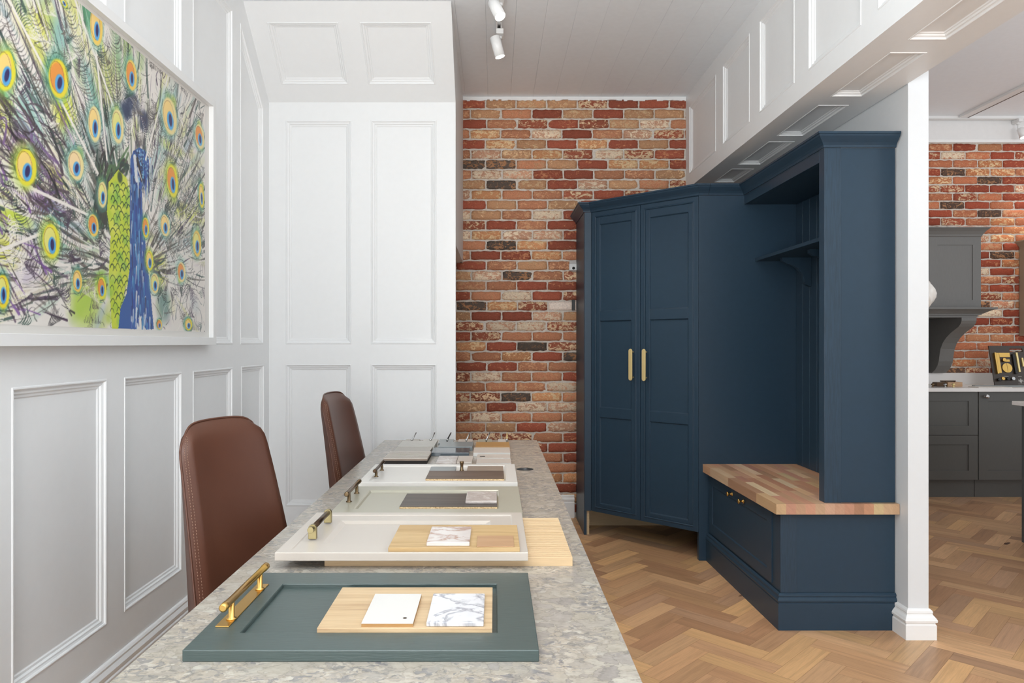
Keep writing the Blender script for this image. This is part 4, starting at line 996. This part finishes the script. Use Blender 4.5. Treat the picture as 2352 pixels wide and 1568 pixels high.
spot2 = spot('white spotlight at the right edge above the kitchen bricks', (4.69, 6.40, ZK-.0255), (4.685, 6.36, 3.19), (.1, -.3, -1), 45, .09)
track('lighting_track', 'white track across the kitchen ceiling at the brick wall', (XR1+.05, 6.40, ZK), (5.6, 6.40, ZK), .05, .025)
tr3 = thing('ceiling_batten', 'white batten running along the kitchen ceiling', 'batten', (4.18, 4.5, ZK))
to3(tr3, MB().box(4.14, 4.212, 1.5, 6.36, ZK-.022, ZK-.0005)).build('cover_strip', M['fixwhite'], tr3)
to3(tr3, MB().box(4.2125, 4.22, 1.5, 6.36, ZK-.024, ZK-.0005)).build('dark_strip', M['bronze'], tr3)  # dark strip in place of the dark gap beside the batten

# ================================================================== WALL FITTINGS
cm = thing('security_sensor', 'small white wall sensor with a dark lens on the bricks beside the wardrobe', 'sensor', (.573, YB-.015, 1.85))
to3(cm, MB().box(.545, .600, YB-.045, YB-.0165, 1.812, 1.862)).build('housing', M['plastic'], cm, bevel=.003)
to3(cm, MB().prism([(YB-.045, 1.8625), (YB-.0165, 1.8625), (YB-.0165, 1.888)], 0, .549, .598)).build('bracket', M['plastic'], cm)
to3(cm, MB().tube((.577, YB-.0452, 1.828), (.577, YB-.0475, 1.828), .0105, n=24)).build('lens', M['lens'], cm)
bs = thing('outlet_box', 'dark recessed outlet beside the blank pale brick', 'outlet', (.577, YB-.014, 1.56))
to3(bs, MB().box(.566, .588, YB-.030, YB-.0165, 1.520, 1.598)).build('cover', M['black'], bs, bevel=.002)

# ================================================================== KITCHEN
def shaker(mb, x0, x1, z0, z1, y, fw=.075, dep=.008, th=.02):
    mb.ring(rect(x0, z0, x1, z1), [(0, -th), (0, 0), (fw, 0), (fw+.001, -dep), (fw+.002, -dep)], (0, y, 0), (1, 0, 0), (0, 0, 1), (0, -1, 0), centre=True); return mb
YF = 5.90
def unit(name, label, x0, x1, fronts, knob=None, vent=False):
    u = thing(name, label, 'cabinet', ((x0+x1)/2, YF+.3, 0), 0, 'dark grey kitchen base units')
    to3(u, MB().box(x0+.001, x1-.001, YF+.021, YK-.03, .147, .879)).build('carcass', M['kitchen'], u)
    to3(u, MB().box(x0+.001, x1-.001, YF+.05, YF+.066, 0, .1465)).build('kickboard', M['kitchen'], u)
    for nm, z0, z1 in fronts:
        f = to3(u, shaker(MB(), x0+.0025, x1-.0025, z0, z1, YF)).build(nm, M['kitchen'], u)
        if knob:
            to3(u, MB().lathe([(.011, 0), (.011, .003), (.006, .005), (.006, .016), (.013, .020), (.017, .027), (.017, .032), (.012, .038), (.004, .040)], (knob[0], YF-.0005, knob[1]), (0, -1, 0), 24)).build('knob', M['steel'], f)
    return u
DR = [('drawer', .522, .878), ('drawer', .152, .518)]
unit('base_cabinet', 'dark grey two-drawer kitchen unit next to the white pillar', 3.399, 3.996, DR)
unit('base_cabinet', 'dark grey kitchen unit with one door and a round steel knob', 3.999, 4.60, [('door', .152, .878)], (4.052, .842))
unit('base_cabinet', 'dark grey kitchen unit beside the island, mostly hidden', 4.603, 5.2, DR)
unit('base_cabinet', 'dark grey kitchen unit behind the pillar, mostly hidden', 2.80, 3.397, [('door', .152, .878)])
wk = thing('kitchen_worktop', 'white stone worktop with upstand along the kitchen brick wall', 'worktop', (3.6, 6.15, .88))
to3(wk, MB().box(1.93, 5.3, YF-.022, YK-.012, .880, .910)).build('slab', M['quartz'], wk, bevel=.002)
to3(wk, MB().box(1.93, 5.3, YK-.034, YK-.016, .9101, 1.012)).build('upstand', M['quartz'], wk, bevel=.001)
isl = thing('kitchen_island', 'graphite island with white worktop cut off by the right edge', 'island', (4.0, 4.0, 0))
to3(isl, MB().box(3.395, 4.7, 3.6, 4.60, .0, .879)).build('body', M['island'], isl, bevel=.002)
to3(isl, MB().box(3.36, 4.75, 3.55, 4.64, .8795, .905)).build('worktop', M['quartz'], isl, bevel=.003)
isl.location.x += 0
# cooker mantel
hd = thing('cooker_mantel', 'mid grey panelled cooker mantel with moulded shelf and curved corbel', 'cooker hood', (3.6, YK, 1.0))
hb = MB().box(3.10, 4.118, 6.065, YK-.017, 1.578, 2.18)
HF = 'kitchen_hood'
to3(hd, hb).build('chimney_box', M[HF], hd)
fp = MB()
for (a, b) in ((3.10, 3.68), (3.681, 4.118)):
    fp.ring(rect(a, 1.579, b, 2.18), [(0, 0), (0, .018), (.068, .018), (.0685, .012), (.070, .012)], (0, 6.0645, 0), (1, 0, 0), (0, 0, 1), (0, -1, 0), centre=True)
to3(hd, fp).build('front_panel', M[HF], hd)
def flare(x0, x1, yf, prof, y_back):
    mb = MB()
    for d, z in prof: mb.v += [(x0-d, y_back, z), (x0-d, yf-d, z), (x1+d, yf-d, z), (x1+d, y_back, z)]
    for i in range(len(prof)-1):
        for k_ in range(4): j = (k_+1) % 4; mb.face([i*4+k_, i*4+j, (i+1)*4+j, (i+1)*4+k_])
    mb.face([0, 1, 2, 3]); q = (len(prof)-1)*4; mb.face([q+3, q+2, q+1, q]); return mb
to3(hd, flare(3.10, 4.118, 6.045, [(.002, 2.181), (.006, 2.186), (.010, 2.20), (.026, 2.225), (.045, 2.245), (.050, 2.248), (.050, 2.256), (.0, 2.256)], YK-.017)).build('cornice', M[HF], hd)
to3(hd, flare(3.10, 4.06, 6.00, [(0, 1.497), (0, 1.515), (.02, 1.517), (.02, 1.526), (.028, 1.528), (.055, 1.545), (.085, 1.560), (.100, 1.563), (.100, 1.577)], YK-.017)).build('mantel_shelf', M[HF], hd)
cp_ = [(6.0, 1.4965), (6.0, 1.47), (6.012, 1.445), (6.04, 1.42), (6.09, 1.395), (6.15, 1.365), (6.21, 1.325), (6.255, 1.28), (6.285, 1.23), (6.30, 1.17), (6.31, 1.12), (6.33, 1.08), (6.36, 1.045), (6.41, 1.0125), (YK-.035, 1.0125), (YK-.035, 1.4965)]
for x0 in (3.925, 3.11):
    m_ = MB().prism(cp_, 0, x0, x0+.125, sm=False); to3(hd, m_).build('corbel', M[HF], hd)
to3(hd, MB().box(3.236, 3.924, YK-.040, YK-.0355, 1.013, 1.4965)).build('splashback', M['kitchen'], hd)
wc = thing('wall_cabinet', 'beige wall cabinet with cornice cut off by the right edge', 'cabinet', (4.8, 6.3, 1.35))
to3(wc, MB().box(4.75, 5.45, 6.12, YK-.017, 1.347, 2.14)).build('carcass', M['beigecab'], wc)
to3(wc, shaker(MB(), 4.752, 5.448, 1.349, 2.138, 6.10)).build('door', M['beigecab'], wc)
to3(wc, flare(4.75, 5.45, 6.10, [(0, 2.1405), (.004, 2.15), (.03, 2.18), (.045, 2.19), (.045, 2.20), (0, 2.20)], YK-.017)).build('cornice', M['beigecab'], wc)
# hardware display board
db = thing('hardware_display', 'dark display board of brass handles and knobs leaning on the kitchen bricks', 'display board', (4.29, 6.13, .9105))
vdir = Vector((0, .08, .345)).normalized(); ndir = Vector((0, -vdir.z, vdir.y))
def D(mb): # local u,v,n -> offset from the base corner
    mb.v = [tuple(Vector((u, 0, 0))+vdir*v+ndir*n) for u, v, n in mb.v]; return mb
def uvz(x, y): return (x-(1520+145*(y-130)/940))/2690, (1070-y)/2650
bd = MB().box(0, .42, 0, .300, 0, .010).box(0, .175, .300, .330, 0, .010).box(.287, .42, .300, .330, 0, .010).box(0, .42, .330, .355, 0, .010)
D(bd).build('board', mat('dark bronze board', (58, 48, 40), .35), db)
def DB(x0, x1, y0, y1, m, th=.008, name='sample_handle'):
    u0, v0 = uvz(x0, y0); u1, v1 = uvz(x1, y1); 
    return D(MB().box(min(u0, u0+(x1-x0)/2690), max(u0, u0+(x1-x0)/2690), min(v0, v1), max(v0, v1), .0105, .0105+th)).build(name, M[m], db, bevel=.0008)
DB(1620, 1655, 300, 790, 'brass', .020); DB(1680, 1740, 300, 770, 'brass'); DB(1745, 1990, 300, 400, 'brass')
DB(1850, 1990, 455, 510, 'brass'); DB(2040, 2095, 335, 790, 'black', .018); DB(2120, 2160, 300, 750, 'palebrass', .018); DB(2265, 2300, 420, 620, 'palebrass', .012)
for cx, cy, r_, m_ in ((1935, 652, .041, 'brass'), (1850, 470, .016, 'brass'), (1735, 925, .015, 'black'), (1820, 905, .015, 'brass'), (1940, 905, .015, 'black'), (2055, 905, .015, 'steel')):
    u, v = uvz(cx, cy); big = r_ > .03
    if big:
        mb = MB()
        for s_ in (-1, 1):
            pts = [(u+s_*(.0012+r_*math.sin(math.pi*k_/16)), v+r_*math.cos(math.pi*k_/16)) for k_ in range(17)]; mb.prism(pts, 2, .0105, .020)
        D(mb).build('sample_handle', M[m_], db)
    else: D(MB().lathe([(r_*.6, 0), (r_*.6, .012), (r_, .014), (r_, .022), (r_*.8, .024)], (u, v, .0103), (0, 0, 1), 20)).build('sample_knob', M[m_], db)
lg = MB(); u, v = uvz(2262, 955); bw = .0032
for dx in (-.012, .012):
    for s_ in (-.0055, .0055): lg.box(u+dx+s_-bw/2, u+dx+s_+bw/2, v-.010, v+.013, .0105, .0110)
    lg.box(u+dx-.0055, u+dx+.0055, v, v+.003, .0105, .0110)
for s_ in (-1, 1):
    lg.box(u+s_*.003-.001, u+s_*.003+.001, v-.018, v+.021, .0105, .0110)
for k_ in range(11): lg.box(u-.028+k_*.0056, u-.028+k_*.0056+.0038, v-.026, v-.0235, .0105, .0108)
for cx_, n_ in ((1870, 8), (2200, 6)):
    uu, vv = uvz(cx_, 845)
    for k_ in range(n_): lg.box(uu+k_*.0052, uu+k_*.0052+.0038, vv-.0015, vv+.0015, .0105, .0108)
D(lg).build('lettering', M['whitegloss'], db)
# bits on the kitchen worktop
ob = tag(MB().box(3.86, 3.985, 6.08, 6.17, .9102, .948).build('wood_block', M['oak_small'], bevel=.002), 'pale wood block on the white kitchen worktop', 'wood block')
bar = thing('bar_handle', 'dark twisted bar handle lying on the pale wood block', 'handle', (3.90, 6.12, .9485))
to3(bar, MB().tube((3.80+.02, 6.12, .956), (3.95, 6.12, .956), .005, n=14)).build('bar', M['bronze'], bar)
for x_ in (3.865, 3.94): to3(bar, MB().tube((x_, 6.12, .9483), (x_, 6.12, .955), .004, n=10)).build('post', M['bronze'], bar)
tag(MB().box(3.775, 3.857, 6.09, 6.16, .9102, .946).build('dark_block', M['bronze'], bevel=.002), 'dark bronze block to the left of the pale wood block', 'block')
kl = [(3.655, 'oliveb', 'brass knob by the pillar, first of the loose knobs on the kitchen worktop'), (3.70, 'antique', 'antique knob beside the brass one by the pillar'), (3.805, 'steel', 'steel knob in front of the dark bronze block'), (3.875, 'palebrass', 'pale brass knob in front of the pale wood block')]
for x_, m_, lb in kl:
    k_o = MB().lathe([(.010, 0), (.010, .003), (.005, .006), (.005, .014), (.012, .018), (.014, .024), (.009, .030), (.003, .032)], (x_, 6.03, .9102), (0, 0, 1), 18)
    tag(k_o.build('cabinet_knob', M[m_]), lb, 'knob', 'loose knobs on the kitchen worktop')
tag(MB().box(4.02, 4.30, 5.93, 6.06, .9102, .915).build('sample_sheet', M['offwhite'], bevel=.001), 'pale sample sheet lying in front of the display board', 'sample')
tag(MB().box(4.08, 4.5, 6.065, 6.105, .9102, .922).build('sample_strip', M['slate'], bevel=.001), 'grey sample strip at the foot of the display board', 'sample')
# ruffled shade on the kitchen side of the pillar
rs = MB(); n_ = 40; prev = None
for i in range(9):
    t = i/8; z = 1.435+.140*t; rr_ = .066*math.sin(math.pi*(.12+.80*t))**.8
    for k_ in range(n_):
        a = 2*math.pi*k_/n_; r2 = rr_*(1+.10*math.sin(5*a+i*1.3)); rs.v.append((XR1+.056+r2*math.cos(a)*.8, 3.25+r2*math.sin(a), z))
for i in range(8):
    for k_ in range(n_): j = (k_+1) % n_; rs.face([i*n_+k_, i*n_+j, (i+1)*n_+j, (i+1)*n_+k_], sm=True)
rs.face(list(range(n_))); rs.face([8*n_+k_ for k_ in range(n_)])
rl = thing('wall_lamp', 'white crinkled wall-lamp shade showing past the kitchen side of the pillar', 'wall lamp', (XR1+.04, 3.25, 1.45))
to3(rl, rs).build('shade', M['whitegloss'], rl)
to3(rl, MB().box(XR1+.0005, XR1+.03, 3.235, 3.265, 1.49, 1.52)).build('wall_plate', M['plastic'], rl)
